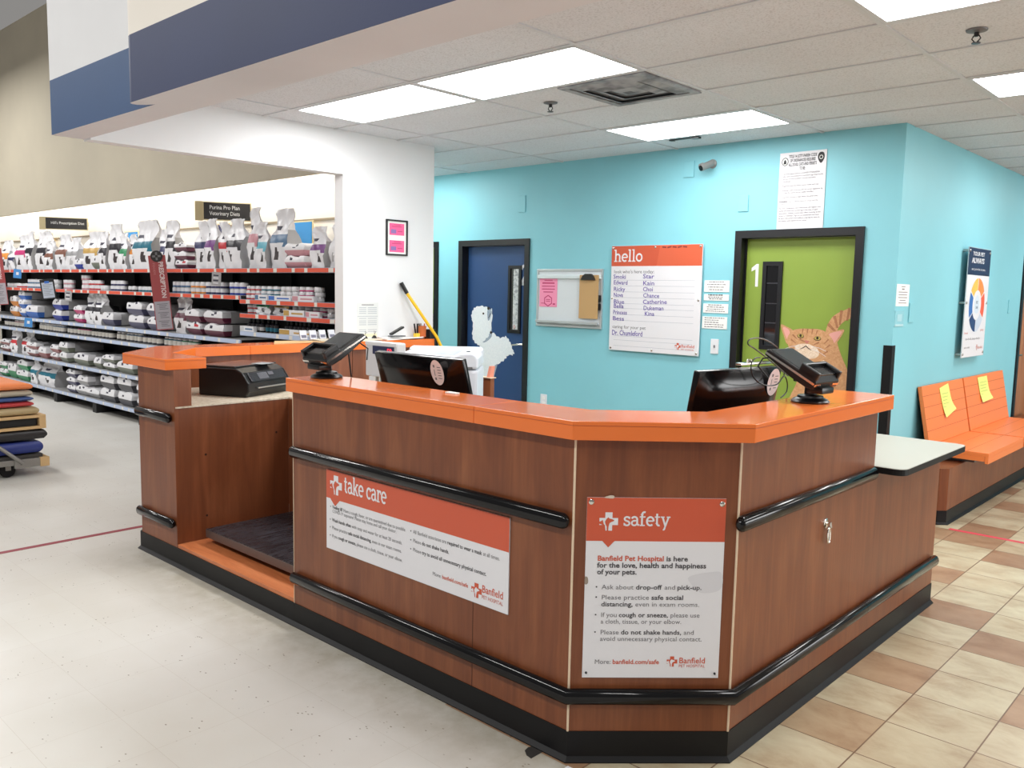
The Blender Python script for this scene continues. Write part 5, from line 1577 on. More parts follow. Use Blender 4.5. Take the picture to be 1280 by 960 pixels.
# ---------------------------------------------------------------- shop shelving along the cream wall
SHELFB = mat('shelf_black', (24, 24, 26), .6)
SHELFG = mat('shelf_light_lip', (176, 186, 204), .45)
STRIPO = mat('price_strip_orange', (226, 92, 66), .45)
STRIPW = mat('price_strip_white', (228, 224, 216), .5)
STRIPB = mat('price_strip_pale_blue', (186, 200, 226), .45)
GY0, GY1 = 4.10, 4.70
ORD = ['zeroth', 'first', 'second', 'third', 'fourth', 'fifth', 'sixth', 'seventh', 'eighth', 'ninth', 'tenth', 'eleventh', 'twelfth', 'thirteenth', 'fourteenth', 'fifteenth', 'sixteenth', 'seventeenth', 'eighteenth', 'nineteenth', 'twentieth',
       'twenty-first', 'twenty-second', 'twenty-third', 'twenty-fourth', 'twenty-fifth', 'twenty-sixth', 'twenty-seventh', 'twenty-eighth', 'twenty-ninth', 'thirtieth', 'thirty-first', 'thirty-second']
random.seed(11)
def gondola(x0, x1, shelves, label):
    t = thing('gondola_shelf', label, 'shelving bay', ((x0 + x1) / 2, 4.4, 0), 'shop shelving bays')
    x0 += .001; x1 -= .001
    q = MB(); q.box(x0, x1, GY1 - .02, GY1, .10, 1.74, SHELFB); q.build('back_panel', t)
    q = MB(); q.box(x0, x1, GY1 - .02, GY1, 1.74, 2.205, CREAMW); q.box(x0, x1, GY1 - .03, GY1, 2.205, 2.225, mat('ledge_tan', (150, 136, 112), .6)); q.build('header_panel', t)
    for x in (x0, x1 - .035):
        q = MB(); q.box(x, x + .035, GY1 - .07, GY1 - .02, 0, 1.74, SHELFB); q.build('upright', t)
        q = MB(); q.box(x - (0.0 if x == x0 else .02), x + .055 - (0 if x == x0 else .02), GY0 + .01, GY1 - .07, 0, .128, SHELFB); q.build('foot', t)
    for z, depth, strip in shelves:
        yf = GY1 - depth
        q = MB(); q.box(x0, x1, yf + .012, GY1 - .02, z - .035, z - .003, SHELFB); q.box(x0, x1, yf + .012, GY1 - .02, z - .003, z, mat('shelf_top_grey', (150, 150, 150), .5)); q.box(x0, x1, yf, yf + .012, z - .040, z + .002, SHELFG); s = q.build('shelf', t)
        q = MB()
        x = x0
        while x < x1 - .01:
            w = min(random.uniform(.10, .34), x1 - x)
            if strip == 'o':
                q.box(x, x + w, yf - .004, yf, z - .036, z - .002, STRIPO)
                x += w; w = min(random.uniform(.04, .07), x1 - x)
                if w > .01:
                    q.box(x, x + w, yf - .005, yf, z - .036, z - .002, STRIPW)
            elif strip == 'b':
                q.box(x, x + w, yf - .004, yf, z - .036, z - .002, STRIPB)
                x += w; w = min(random.uniform(.03, .05), x1 - x)
                if w > .01:
                    q.box(x, x + w, yf - .005, yf, z - .036, z - .002, STRIPW)
            x += w
        q.build('price_strip', s)
    return t
BL = [(1.745, .60, 'o'), (1.495, .60, 'o'), (1.080, .60, 'b'), (.920, .60, 'b'), (.545, .60, 'b'), (.165, .60, 'b')]
BRT = [(1.745, .60, 'o'), (1.460, .60, 'o'), (1.330, .60, 'o'), (1.165, .60, 'b'), (.80, .60, 'b'), (.545, .60, 'b'), (.165, .60, 'b')]
XB = [-15.98, -14.70, -13.40, -12.10, -10.80, -9.50, -8.40, -7.28, -5.62]
for i in range(len(XB) - 1):
    k = len(XB) - 1 - i
    gondola(XB[i], XB[i + 1], BRT if i == len(XB) - 2 else BL, 'black shop shelving bay, %s along from the white pillar' % ORD[k])

# ---------------------------------------------------------------- packs on the shelves
PC = dict(black=(38, 36, 44), navy=(44, 46, 92), teal=(24, 108, 130), maroon=(98, 34, 60), magenta=(196, 56, 118), brown=(128, 84, 68), gold=(196, 158, 84), green=(46, 140, 92), blue=(60, 112, 196), dblue=(40, 62, 160),
          orange=(226, 146, 66), purple=(120, 66, 134), graygreen=(116, 122, 108), pink=(206, 150, 160), slate=(80, 80, 108), red=(196, 52, 60), rose=(156, 104, 104), grey=(150, 150, 152), lblue=(110, 186, 206), steel=(82, 116, 150), white=(206, 206, 208), charcoal=(70, 70, 76))
WORDS = dict(black='black', navy='navy', teal='teal', maroon='maroon', magenta='magenta', brown='brown', gold='gold', green='green', blue='blue', dblue='deep blue', orange='orange', purple='purple', graygreen='olive grey', pink='pink', slate='slate blue', red='red', rose='dusty rose',
             grey='grey', lblue='sky blue', steel='steel blue', white='pale grey', charcoal='charcoal')
def pm(c):
    return mat('pack_' + c, PC[c], .4)
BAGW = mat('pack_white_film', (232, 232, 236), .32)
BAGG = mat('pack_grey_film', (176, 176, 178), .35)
PICT = mat('pack_picture_dark', (58, 50, 52), .5)
LOGOK = mat('pack_logo_navy', (46, 44, 66), .5)
MESHES = {}
def standing_bag_mesh(w, d, h, c, lean, sd):
    rnd = random.Random(sd)
    NF, NS, NR = 10, 3, 14
    q = MB()
    rows = []
    sk = rnd.uniform(-.25, .25) * w * .5
    for j in range(NR + 1):
        v = j / NR
        pinch = 1 if v < .48 else max(0.05, 1 - ((v - .48) / .36) ** .9) if v < .84 else .05
        dd = d * pinch * (.9 + .1 * math.sin(min(1, v * 4) * PI / 2))
        ww = w * (1 + .04 * math.sin(v * PI) - (.02 if v > .9 else 0))
        cx = sk * max(0, v - .5) ** 1.5 * 2
        cy = -lean * max(0, v - .45) * h
        ring = []
        def P(x, y):
            n_ = (.010 + .012 * (v > .6)) * math.sin(11 * v + x * 37 + sd) + rnd.uniform(-.006, .006)
            return (cx + x, cy + y + (n_ if .05 < v < .97 else 0), v * h - (.02 * h * abs(x / w) if v > .97 else 0) + (rnd.uniform(0, .02) * h if v > .97 else 0))
        for i in range(NF + 1):
            x = -ww / 2 + ww * i / NF
            ring.append(P(x, -dd / 2 - .03 * w * pinch * math.cos(PI * (i / NF - .5))))
        for i in range(1, NS):
            ring.append(P(ww / 2 - .03 * w * math.sin(PI * i / NS) * (1 if v > .3 else .3), -dd / 2 + dd * i / NS))
        for i in range(NF + 1):
            x = ww / 2 - ww * i / NF
            ring.append(P(x, dd / 2 + .02 * w * pinch))
        for i in range(1, NS):
            ring.append(P(-ww / 2 + .03 * w * math.sin(PI * i / NS), dd / 2 - dd * i / NS))
        rows.append(ring)
    m = len(rows[0])
    vs = [p for r in rows for p in r]
    by = {}
    lc = rnd.randint(1, 3)
    for j in range(NR):
        for i in range(m):
            f = (j * m + i, j * m + (i + 1) % m, (j + 1) * m + (i + 1) % m, (j + 1) * m + i)
            mt = BAGW
            if i < NF:
                if j in (6, 7) and c != 'white':
                    mt = pm(c)
                elif j in (2, 3, 4) and lc + 1 <= i - 1 < lc + (3 if j < 4 else 2):
                    mt = PICT
                elif j == 9 and 2 <= i <= 4:
                    mt = LOGOK
                elif j == 5 and i >= NF - 2 and c not in ('white', 'grey'):
                    mt = pm(c)
                if c in ('grey', 'white') and mt is PICT:
                    mt = BAGG
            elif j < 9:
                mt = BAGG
            by.setdefault(mt.name, []).append(f)
    first = True
    base = len(q.v)
    q.v += vs
    for k, fl in by.items():
        mi = q.m(MATS[k])
        for f in fl:
            q.f.append(f); q.mi.append(mi)
    q.f.append(tuple(range(m))[::-1]); q.mi.append(q.m(BAGW))
    return q.mesh('standing_bag', 50)
def lying_bag_mesh(w, d, h, c, sd):
    rnd = random.Random(sd)
    q = MB()
    NX, NZ, NY = 7, 6, 6
    def pt(u, t, s):
        # u,t in 0..1 across the front, s along the depth
        fl = (1 - .35 * s ** 4) if s > 0 else 1
        px = (u - .5) * w * (1 - .05 * abs(2 * t - 1) ** 3 + .03 * (t > .55)) * fl
        bulge = 1 - .16 * abs(2 * u - 1) ** 4
        pz = h * .5 + (t - .5) * h * bulge * (1 - .25 * s ** 5)
        return (px + rnd.uniform(-.006, .006) + (sd % 5 - 2) * .006 * t, s * d - (.02 * math.sin(PI * t) + .022 * (t - .5) if s == 0 else 0), max(0.001, pz + .010 * math.sin(u * 9 + sd) * (t > .8) * (s < .9)))
    vs, faces, mats = [], [], []
    idx = {}
    def V(i, j, k):
        if (i, j, k) not in idx:
            idx[(i, j, k)] = len(vs); vs.append(pt(i / NX, j / NZ, k / NY))
        return idx[(i, j, k)]
    cc = pm(c)
    for i in range(NX):
        for j in range(NZ):
            mt = cc if j < 3 else BAGW
            if (j == 4 and i == 1 + sd % 3) or (j == 5 and i == 4 and sd % 2):
                mt = LOGOK
            if j == 4 and i in (4, 5) and sd % 3 == 0 and c not in ('graygreen', 'slate'):
                mt = pm('red') if c in ('maroon', 'black', 'pink') else BAGW
            faces.append((V(i, j, 0), V(i + 1, j, 0), V(i + 1, j + 1, 0), V(i, j + 1, 0))); mats.append(mt)
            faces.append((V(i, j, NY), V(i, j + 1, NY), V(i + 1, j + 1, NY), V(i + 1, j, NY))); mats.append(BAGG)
    for k in range(NY):
        for i in range(NX):
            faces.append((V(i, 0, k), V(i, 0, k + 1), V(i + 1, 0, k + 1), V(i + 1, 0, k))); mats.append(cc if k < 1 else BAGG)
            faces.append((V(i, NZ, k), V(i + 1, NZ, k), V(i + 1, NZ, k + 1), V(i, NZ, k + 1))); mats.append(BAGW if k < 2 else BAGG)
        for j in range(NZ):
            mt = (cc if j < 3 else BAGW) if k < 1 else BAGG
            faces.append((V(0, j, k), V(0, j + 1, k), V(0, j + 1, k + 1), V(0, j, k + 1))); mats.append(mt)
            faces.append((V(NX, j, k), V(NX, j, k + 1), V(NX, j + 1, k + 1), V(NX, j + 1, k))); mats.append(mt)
    q.v = vs; q.f = faces; q.mi = [q.m(x) for x in mats]
    return q.mesh('lying_bag', 55)
def can_mesh(r, h, c, kind):
    q = MB()
    TIN = mat('can_tin', (190, 190, 192), .3, .7)
    if kind == 'C':
        q.lathe([(r * .94, 0), (r, .003)], TIN, 14); q.lathe([(r, .003), (r, h * .34)], pm(c), 14); q.lathe([(r, h * .34), (r, h - .006)], BAGW, 14); q.lathe([(r, h - .006), (r * .95, h), (r * .8, h - .002)], TIN, 14)
    elif kind == 'J':
        q.lathe([(r * .92, 0), (r, .006), (r, h * .22)], pm('charcoal'), 14); q.lathe([(r * 1.003, h * .22), (r * 1.003, h * .72)], STRIPW, 14); q.lathe([(r, h * .72), (r, h * .80), (r * .8, h * .84)], pm(c), 14); q.lathe([(r * .84, h * .84), (r * .84, h), (r * .7, h)], SHELFB if c in ('black', 'slate', 'magenta') else BAGW, 14)
    else:
        q.lathe([(r * .9, 0), (r, .005), (r, h * .62), (r * .5, h * .74)], mat('dark_bottle', (34, 34, 42), .25), 12); q.lathe([(r * 1.01, h * .12), (r * 1.01, h * .40)], pm(c) if c != 'black' else STRIPW, 12); q.lathe([(r * .45, h * .72), (r * .45, h), (r * .4, h)], SHELFB, 12)
    return q.mesh({'C': 'can', 'J': 'jar', 'B': 'bottle'}[kind], 40)
SHZ = dict(top=1.745, s2l=1.495, s2r=1.46, s3l=1.08, s3r=1.33, s4r=1.165, s4l=.92, s5=.545, base=.165)
SHN = dict(top='top shelf', s2l='second shelf', s2r='second shelf', s3l='third shelf', s3r='short third shelf', s4r='short fourth shelf', s4l='fourth shelf', s5='fifth shelf', base='bottom shelf')
PROD = [
('S', 'top', -14.164, 0.346, 0.407, 'orange', 0.0, 1),
('S', 'top', -13.724, 0.22, 0.294, 'navy', 0.0, 1),
('S', 'top', -13.394, 0.397, 0.456, 'magenta', 0.1, 1),
('S', 'top', -12.982, 0.228, 0.49, 'black', 0.06, 1),
('S', 'top', -12.606, 0.411, 0.488, 'black', 0.1, 1),
('S', 'top', -12.241, 0.232, 0.352, 'brown', 0.1, 1),
('S', 'top', -11.889, 0.355, 0.426, 'brown', 0.08, 1),
('S', 'top', -11.465, 0.316, 0.374, 'grey', 0.05, 1),
('L', 'top', -11.218, 0.184, 0.126, 'dblue', 0, 1),
('S', 'top', -10.929, 0.393, 0.428, 'gold', 0.1, 1),
('L', 'top', -10.707, 0.249, 0.159, 'graygreen', 0, 1),
('S', 'top', -10.485, 0.204, 0.415, 'black', 0.05, 1),
('S', 'top', -10.203, 0.303, 0.489, 'black', 0.16, 1),
('S', 'top', -9.916, 0.206, 0.38, 'green', 0.08, 1),
('S', 'top', -9.72, 0.167, 0.366, 'orange', 0.1, 1),
('S', 'top', -9.398, 0.476, 0.495, 'teal', 0.14, 1),
('S', 'top', -8.989, 0.18, 0.396, 'navy', 0.05, 1),
('S', 'top', -8.738, 0.231, 0.471, 'black', 0.1, 1),
('L', 'top', -8.495, 0.25, 0.087, 'maroon', 0, 3),
('S', 'top', -8.139, 0.198, 0.44, 'navy', 0.12, 1),
('S', 'top', -7.895, 0.19, 0.454, 'purple', 0.05, 1),
('S', 'top', -7.689, 0.159, 0.416, 'red', 0.15, 1),
('S', 'top', -7.449, 0.27, 0.436, 'black', 0.08, 1),
('S', 'top', -7.149, 0.168, 0.52, 'pink', 0.02, 1),
('S', 'top', -6.961, 0.152, 0.389, 'lblue', 0.02, 1),
('S', 'top', -6.713, 0.268, 0.492, 'steel', 0.04, 1),
('L', 'top', -6.408, 0.283, 0.103, 'pink', 0, 2),
('S', 'top', -6.08, 0.184, 0.323, 'purple', 0.05, 1),
('S', 'top', -5.871, 0.142, 0.336, 'white', 0.02, 1),
('C', 's2l', -14.016, 0.0875, 0.06, 'white', 4, 1),
('C', 's2l', -13.632, 0.0868, 0.06, 'red', 5, 1),
('C', 's2l', -13.165, 0.0892, 0.06, 'steel', 6, 2),
('C', 's2l', -12.419, 0.0946, 0.06, 'white', 4, 2),
('C', 's2l', -11.844, 0.091, 0.06, 'pink', 3, 2),
('C', 's2l', -11.23, 0.1015, 0.06, 'pink', 2, 3),
('C', 's2l', -11.001, 0.0855, 0.06, 'red', 4, 2),
('C', 's2l', -10.636, 0.094, 0.06, 'white', 2, 1),
('C', 's2l', -10.355, 0.0895, 0.06, 'navy', 4, 2),
('C', 's2l', -9.889, 0.106, 0.06, 'black', 2, 1),
('C', 's2l', -9.594, 0.0806, 0.06, 'teal', 4, 1),
('C', 's2l', -8.778, 0.0934, 0.06, 'steel', 4, 2),
('C', 's2l', -8.387, 0.1065, 0.06, 'orange', 3, 2),
('C', 's2l', -8.067, 0.0954, 0.06, 'navy', 4, 2),
('C', 's2l', -7.609, 0.099, 0.06, 'dblue', 3, 2),
('C', 's2r', -7.285, 0.08, 0.042, 'red', 3, 3),
('C', 's2r', -7.031, 0.1029, 0.042, 'teal', 3, 3),
('C', 's2r', -6.709, 0.0932, 0.042, 'white', 3, 3),
('C', 's2r', -6.417, 0.1031, 0.042, 'magenta', 2, 3),
('C', 's2r', -6.199, 0.129, 0.042, 'white', 1, 3),
('C', 's3r', -7.274, 0.0992, 0.042, 'red', 2, 3),
('C', 's3r', -6.519, 0.0869, 0.042, 'brown', 2, 3),
('C', 's3r', -6.345, 0.1209, 0.042, 'grey', 1, 2),
('C', 's3r', -6.212, 0.0995, 0.042, 'magenta', 2, 2),
('C', 's3r', -6.002, 0.1067, 0.042, 'white', 2, 2),
('S', 's3r', -6.937, 0.219, 0.16, 'green', 0, 1),
('S', 's3r', -6.685, 0.234, 0.16, 'gold', 0, 1),
('B', 's4r', -7.278, 0.0714, 0.115, 'black', 2, 1),
('B', 's4r', -7.122, 0.0695, 0.115, 'white', 2, 1),
('B', 's4r', -6.969, 0.0761, 0.115, 'teal', 3, 1),
('B', 's4r', -6.636, 0.0638, 0.115, 'black', 2, 1),
('B', 's4r', -6.496, 0.066, 0.115, 'black', 3, 1),
('B', 's4r', -6.286, 0.0596, 0.115, 'purple', 3, 1),
('L', 's3l', -13.653, 0.273, 0.145, 'orange', 0, 2),
('L', 's3l', -13.329, 0.237, 0.122, 'blue', 0, 3),
('L', 's3l', -12.949, 0.403, 0.172, 'blue', 0, 1),
('L', 's3l', -11.984, 0.315, 0.14, 'dblue', 0, 2),
('L', 's3l', -11.274, 0.248, 0.108, 'magenta', 0, 2),
('S', 's3l', -10.997, 0.225, 0.398, 'black', 0.03, 1),
('S', 's3l', -10.681, 0.259, 0.403, 'black', 0.03, 1),
('L', 's3l', -10.371, 0.312, 0.155, 'slate', 0, 1),
('L', 's3l', -9.629, 0.364, 0.148, 'slate', 0, 2),
('L', 's3l', -9.157, 0.278, 0.145, 'slate', 0, 2),
('S', 's3l', -8.603, 0.241, 0.376, 'maroon', 0.04, 1),
('L', 's3l', -8.257, 0.297, 0.128, 'maroon', 0, 2),
('L', 's3l', -7.842, 0.353, 0.126, 'maroon', 0, 2),
('J', 's4l', -14.239, 0.1072, 0.1, 'slate', 4, 1),
('J', 's4l', -13.776, 0.0957, 0.1, 'pink', 7, 1),
('J', 's4l', -12.789, 0.1027, 0.1, 'white', 5, 1),
('J', 's4l', -12.246, 0.0928, 0.1, 'steel', 4, 1),
('J', 's4l', -11.764, 0.108, 0.1, 'slate', 3, 1),
('J', 's4l', -11.413, 0.0966, 0.1, 'magenta', 4, 1),
('J', 's4l', -10.977, 0.1038, 0.1, 'black', 6, 1),
('J', 's4l', -10.24, 0.1115, 0.1, 'grey', 2, 1),
('J', 's4l', -9.973, 0.1009, 0.1, 'steel', 4, 1),
('J', 's4l', -9.528, 0.1094, 0.1, 'slate', 4, 1),
('J', 's4l', -9.014, 0.1016, 0.1, 'teal', 4, 1),
('J', 's4l', -8.59, 0.1047, 0.1, 'green', 3, 1),
('L', 's5', -14.177, 0.376, 0.088, 'rose', 0, 2),
('S', 's5', -13.764, 0.25, 0.375, 'red', 0.1, 1),
('S', 's5', -13.36, 0.299, 0.323, 'red', 0.05, 1),
('L', 's5', -13.006, 0.356, 0.096, 'rose', 0, 2),
('L', 's5', -12.563, 0.29, 0.151, 'rose', 0, 1),
('L', 's5', -12.177, 0.277, 0.103, 'rose', 0, 2),
('L', 's5', -11.808, 0.265, 0.13, 'graygreen', 0, 2),
('L', 's5', -11.239, 0.472, 0.152, 'graygreen', 0, 1),
('L', 's5', -10.739, 0.193, 0.133, 'graygreen', 0, 1),
('L', 's5', -10.404, 0.332, 0.093, 'graygreen', 0, 2),
('L', 's5', -9.917, 0.431, 0.145, 'graygreen', 0, 1),
('L', 'base', -14.272, 0.293, 0.106, 'green', 0, 2),
('L', 'base', -13.898, 0.309, 0.216, 'green', 0, 1),
('L', 'base', -13.419, 0.426, 0.149, 'green', 0, 2),
('S', 'base', -12.979, 0.229, 0.336, 'teal', 0.03, 1),
('S', 'base', -12.566, 0.545, 0.322, 'teal', 0.05, 1),
('L', 'base', -11.598, 0.259, 0.1, 'slate', 0, 3),
('L', 'base', -11.239, 0.33, 0.124, 'grey', 0, 2),
('L', 'base', -10.9, 0.336, 0.116, 'grey', 0, 1),
('L', 'base', -10.438, 0.371, 0.158, 'charcoal', 0, 2),
('L', 'base', -9.941, 0.347, 0.169, 'charcoal', 0, 2),
('L', 'base', -9.484, 0.31, 0.152, 'charcoal', 0, 2)]
def link(name, me, loc, rz=0.0):
    o = bpy.data.objects.new(name, me)
    COL.objects.link(o)
    o.location = loc
    o.rotation_euler = (0, 0, rz)
    return o
TINS = {}
for shelf in SHZ:
    items = sorted([p for p in PROD if p[1] == shelf], key=lambda p: -p[2])
    z0 = SHZ[shelf] + .0005
    ns = nl = nc = 0
    if shelf == 's2l':
        nc = len([p for p in PROD if p[1] == 's2r'])     # the count runs on from the short shelves
    for it in items:
        kind, _, x, w, h, c, a, n = it
        if kind == 'S':
            ns += 1
            d = min(.20, w * .55); h = min(h * (1.06 if shelf == 'top' else 1), {'top': 9, 's3l': .368, 's5': .33, 'base': .335, 's3r': .20}.get(shelf, .3))
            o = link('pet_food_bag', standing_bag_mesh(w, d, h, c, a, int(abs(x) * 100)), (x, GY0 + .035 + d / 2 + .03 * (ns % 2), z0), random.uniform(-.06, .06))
            tag(o, 'upright pet food bag with %s %s, %s from the white pillar, %s' % (WORDS[c], 'film' if c in ('white', 'grey') else 'band', ORD[ns], SHN[shelf]), 'pet food bag', 'upright bags on the ' + SHN[shelf])
        elif kind == 'L':
            nl += 1
            for k in range(n):
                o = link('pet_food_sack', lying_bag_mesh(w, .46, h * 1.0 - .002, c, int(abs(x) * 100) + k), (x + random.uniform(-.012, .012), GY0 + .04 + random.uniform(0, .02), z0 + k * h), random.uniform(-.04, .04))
                pos = '' if n == 1 else (('lower', 'upper')[k] if n == 2 else ('lowest', 'middle', 'topmost')[k]) + ' of '
                tag(o, '%s-banded flat food bag, %s%s %s from the pillar, %s' % (WORDS[c], pos, ORD[nl], 'pack' if n == 1 else 'stack', SHN[shelf]), 'pet food bag', 'flat bags on the ' + SHN[shelf])
        else:
            nc += 1
            pitch, cnt = w, a
            r = min(pitch * .46, {'C': .044, 'J': .046, 'B': .03}[kind])
            key = (kind, round(r, 3), h, c)
            if key not in TINS:
                TINS[key] = can_mesh(r, h, c, kind)
            nm, wd = {'C': ('pet_food_can', 'can'), 'J': ('supplement_jar', 'jar'), 'B': ('dropper_bottle', 'bottle')}[kind]
            for i in range(cnt):
                for k in range(n):
                    o = link(nm, TINS[key], (x + pitch * (i + .5), GY0 + .05 + r + random.uniform(0, .012), z0 + k * h), random.uniform(0, 6))
                    o['label'] = 'small %s with a %s label, %s cluster from the white pillar, %s' % (wd, WORDS[c], ORD[nc], SHN[shelf])
                    o['category'] = wd
                    o['group'] = '%ss in the %s cluster, %s' % (wd, ORD[nc], SHN[shelf])

# boxed packs leaning in front on the two short shelves
for (x0, x1, z, h, c, lab) in ((-7.03, -6.82, SHZ['s2r'], .05, 'steel', 'low white tray of pouches with blue print on the second shelf'), (-6.80, -6.45, SHZ['s2r'], .045, 'blue', 'low white tray with a blue square on the second shelf'), (-6.42, -6.10, SHZ['s2r'], .05, 'pink', 'low pink and white tray on the second shelf'),
                               (-6.56, -6.24, SHZ['s3r'], .055, 'gold', 'low tray with a yellow end on the short third shelf'), (-6.22, -6.02, SHZ['s3r'], .05, 'pink', 'low pink printed tray on the short third shelf'), (-7.30, -7.06, SHZ['s4r'], .05, 'white', 'white tray in front of the dark bottles, short fourth shelf'),
                               (-6.63, -6.05, SHZ['s4r'], .05, 'gold', 'pale tray with a yellow end below the dark bottles, short fourth shelf')):
    q = MB(); q.box(x0, x1, GY0 + .008, GY0 + .045, z + .0005, z + h, BAGW, .002); q.box(x0 + .006, x0 + (x1 - x0) * .28, GY0 + .0065, GY0 + .0085, z + .006, z + h - .005, pm(c))
    q.box(x0 + (x1 - x0) * .4, x1 - .02, GY0 + .0065, GY0 + .0085, z + h * .35, z + h * .6, pm('steel' if c == 'white' else c))
    tag(q.build('display_tray'), lab, 'tray', 'display trays on the short shelves')

# blue cards standing behind the top row
BC = [(-7.036,2.191),(-7.039,1.982),(-7.221,2.107),(-6.859,2.096),(-10.826,2.216),(-11.086,2.224),(-10.574,2.208),(-8.537,2.224),(-13.653,2.275)]
for (x, w, z0, z1, lab) in ((BC[0][0], BC[3][0] - BC[2][0], 1.96, BC[0][1], 'plain blue card standing behind the bags near the white pillar'), (BC[4][0], .48, 2.02, BC[4][1], 'narrow blue card showing above the teal and black bags'), (BC[7][0], .30, 1.98, BC[7][1], 'dark blue card behind the bags under the purple-banded one'), (BC[8][0], .40, 1.98, BC[8][1], 'pale blue card behind the gold-banded bag')):
    q = MB(); q.box(x - w / 2, x + w / 2, 4.60, 4.606, 1.746, z1, mat('blue_card', (58, 150, 214), .5) if w != .30 else pm('navy')); q.box(x - w / 2 + .01, x + w / 2 + .02, 4.606, 4.612, 1.746, z1 + .012, mat('card_backing', (236, 214, 160), .6))
    tag(q.build('shelf_card'), lab, 'card')

# hanging signs
def face_frame(p, yaw_right, roll=0.0):
    r = Vector((math.cos(yaw_right), math.sin(yaw_right), 0))
    M = frame(p, r, (0, 0, 1))
    return M @ Matrix.Rotation(roll, 4, 'Z')
SGB = mat('sign_black_face', (40, 38, 38), .4); SGT = mat('sign_tan_edge', (196, 182, 144), .5)
def aisle_sign(p, w, h, lines, label):
    t = thing('aisle_sign', label, 'sign', p, 'dark signs above the shelves')
    M = face_frame(p, math.radians(58))
    q = MB(); q.T = M; q.box(-w / 2, w / 2, -h / 2, h / 2, -.016, 0, SGT, .003); q.build('backer', t)
    q = MB(); q.T = M; q.box(-w / 2 + .012, w / 2 - .012, -h / 2 + .010, h / 2 - .010, 0, .002, SGB); q.build('face', t)
    q = MB(); q.T = M; q.box(-w / 2 - .075, -w / 2, -h / 2 - .004, h / 2 + .004, -.05, -.03, SGT, .003); q.build('return_plate', t); q = MB(); q.T = M; q.box(-w / 2 - .02, w / 2, -.03, .03, -.05, -.016, SGT); q.box(-.03, .03, -.03, .03, -.34, -.05, SGT); q.build('bracket', t)
    A = Art(); A.T = M @ Matrix.Translation((0, 0, .0024))
    for k, l in enumerate(lines):
        A.text(l, -w * .36, h * (.10 if len(lines) == 2 else -.06) - k * h * .32, h * .30, 0, mat('sign_letter', (206, 206, 204), .6), w * (.62 if k or len(lines) == 2 else .78), weight=.006)
    A.build('lettering', t)
S2P = [(-8.070,2.326)][0]
aisle_sign((S2P[0], 4.42, S2P[1]), .47, .185, ['Purina Pro Plan', 'Veterinary Diets'], 'dark two-line diet sign above the bags, nearer the white pillar')
S1P = [(-12.360,2.369)][0]
aisle_sign((S1P[0], 4.42, S1P[1]), .53, .165, ["Hill's Prescription Diet"], 'dark one-line diet sign above the bags, farther along the wall')
SGR = mat('blade_sign_red', (164, 74, 76), .45); SGG = mat('blade_sign_grey', (172, 168, 176), .45)
def blade_sign(p, w, h, label):
    t = thing('blade_sign', label, 'sign', p, 'tall red flag signs on the shelf edge')
    M = face_frame(p, math.radians(55), math.radians(5))
    q = MB(); q.T = M; q.box(-w / 2, w / 2, -h / 2, h / 2, -.006, 0, SGR, .002); q.build('panel', t)
    q = MB(); q.T = M; q.lathe([(.058, 0), (.058, .006), (.05, .008)], SGB, 22, (0, h / 2 - .01, .0)); o = q.build('badge', t)
    q = MB(); q.T = M; q.box(-.01, .01, -.01, .01, -.26, -.006, SHELFB); q.build('clip', t)
    A = Art(); A.T = M @ Matrix.Translation((0, 0, .0006))
    A.rect(-w / 2 + .008, w / 2 - .008, -h / 2 + .010, -h / 2 + h * .385, 0, SGG)
    for k in range(3):
        for j in range(4):
            A.rect(-.03 - (.02 if j == 0 else 0), .055 - (j * 7 % 3) * .012, -h / 2 + h * .345 - k * h * .115 - j * .017, -h / 2 + h * .345 - k * h * .115 - j * .017 + .006, 1, TXTL)
    LW = mat('sign_letter_white', (222, 206, 206), .6)
    B = A.T
    A.T = B @ Matrix.Rotation(-PI / 2, 4, 'Z')
    A.text('PRESCRIPTION', -h / 2 + .065, .010, .062, 1, LW, .37, weight=.03)
    A.text('FOODS', -h / 2 + .075, -.045 + .01 - .012, .030, 1, mat('sign_letter_faint', (196, 130, 132), .6), .12)
    A.T = B @ Matrix.Translation((0, h / 2 - .01, .0085))
    for k in range(4):
        a = k * PI / 2
        A.stroke([(.012 * math.cos(a), .012 * math.sin(a)), (.040 * math.cos(a), .040 * math.sin(a))], .020, 0, GREY)
    A.T = B
    A.build('lettering', t)
P_ = [(-8.597,1.497),(-13.739,1.640)]
blade_sign((P_[0][0], 3.96, P_[0][1]), .165, .76, 'tall red flag sign headed by a black badge, in mid-row on the shelves')
blade_sign((P_[1][0], 3.96, P_[1][1]), .19, .80, 'tall red flag sign cut by the edge of the view')
P_ = [(-11.951,1.489)][0]
t = thing('shelf_notice', 'black-framed printed notice hanging from the second shelf edge', 'notice', (P_[0], 4.02, P_[1]))
M = face_frame((P_[0], 4.02, P_[1]), math.radians(55), math.radians(7))
q = MB(); q.T = M; q.box(-.085, .085, -.13, .13, -.008, 0, SHELFB, .002); q.box(-.01, .01, .06, .08, -.07, -.008, SHELFB); q.build('frame', t)
A = Art(); A.T = M @ Matrix.Translation((0, 0, .0006)); A.rect(-.068, .068, -.112, .088, 0, mat('notice_blue_grey', (186, 196, 210), .5)); A.rect(-.03, .025, .075, .105, 1, pm('blue'))
for k in range(7):
    A.rect(-.055, .055 - (k % 3) * .02, .055 - k * .022, .060 - k * .022, 1, TXTL)
A.build('print', t)
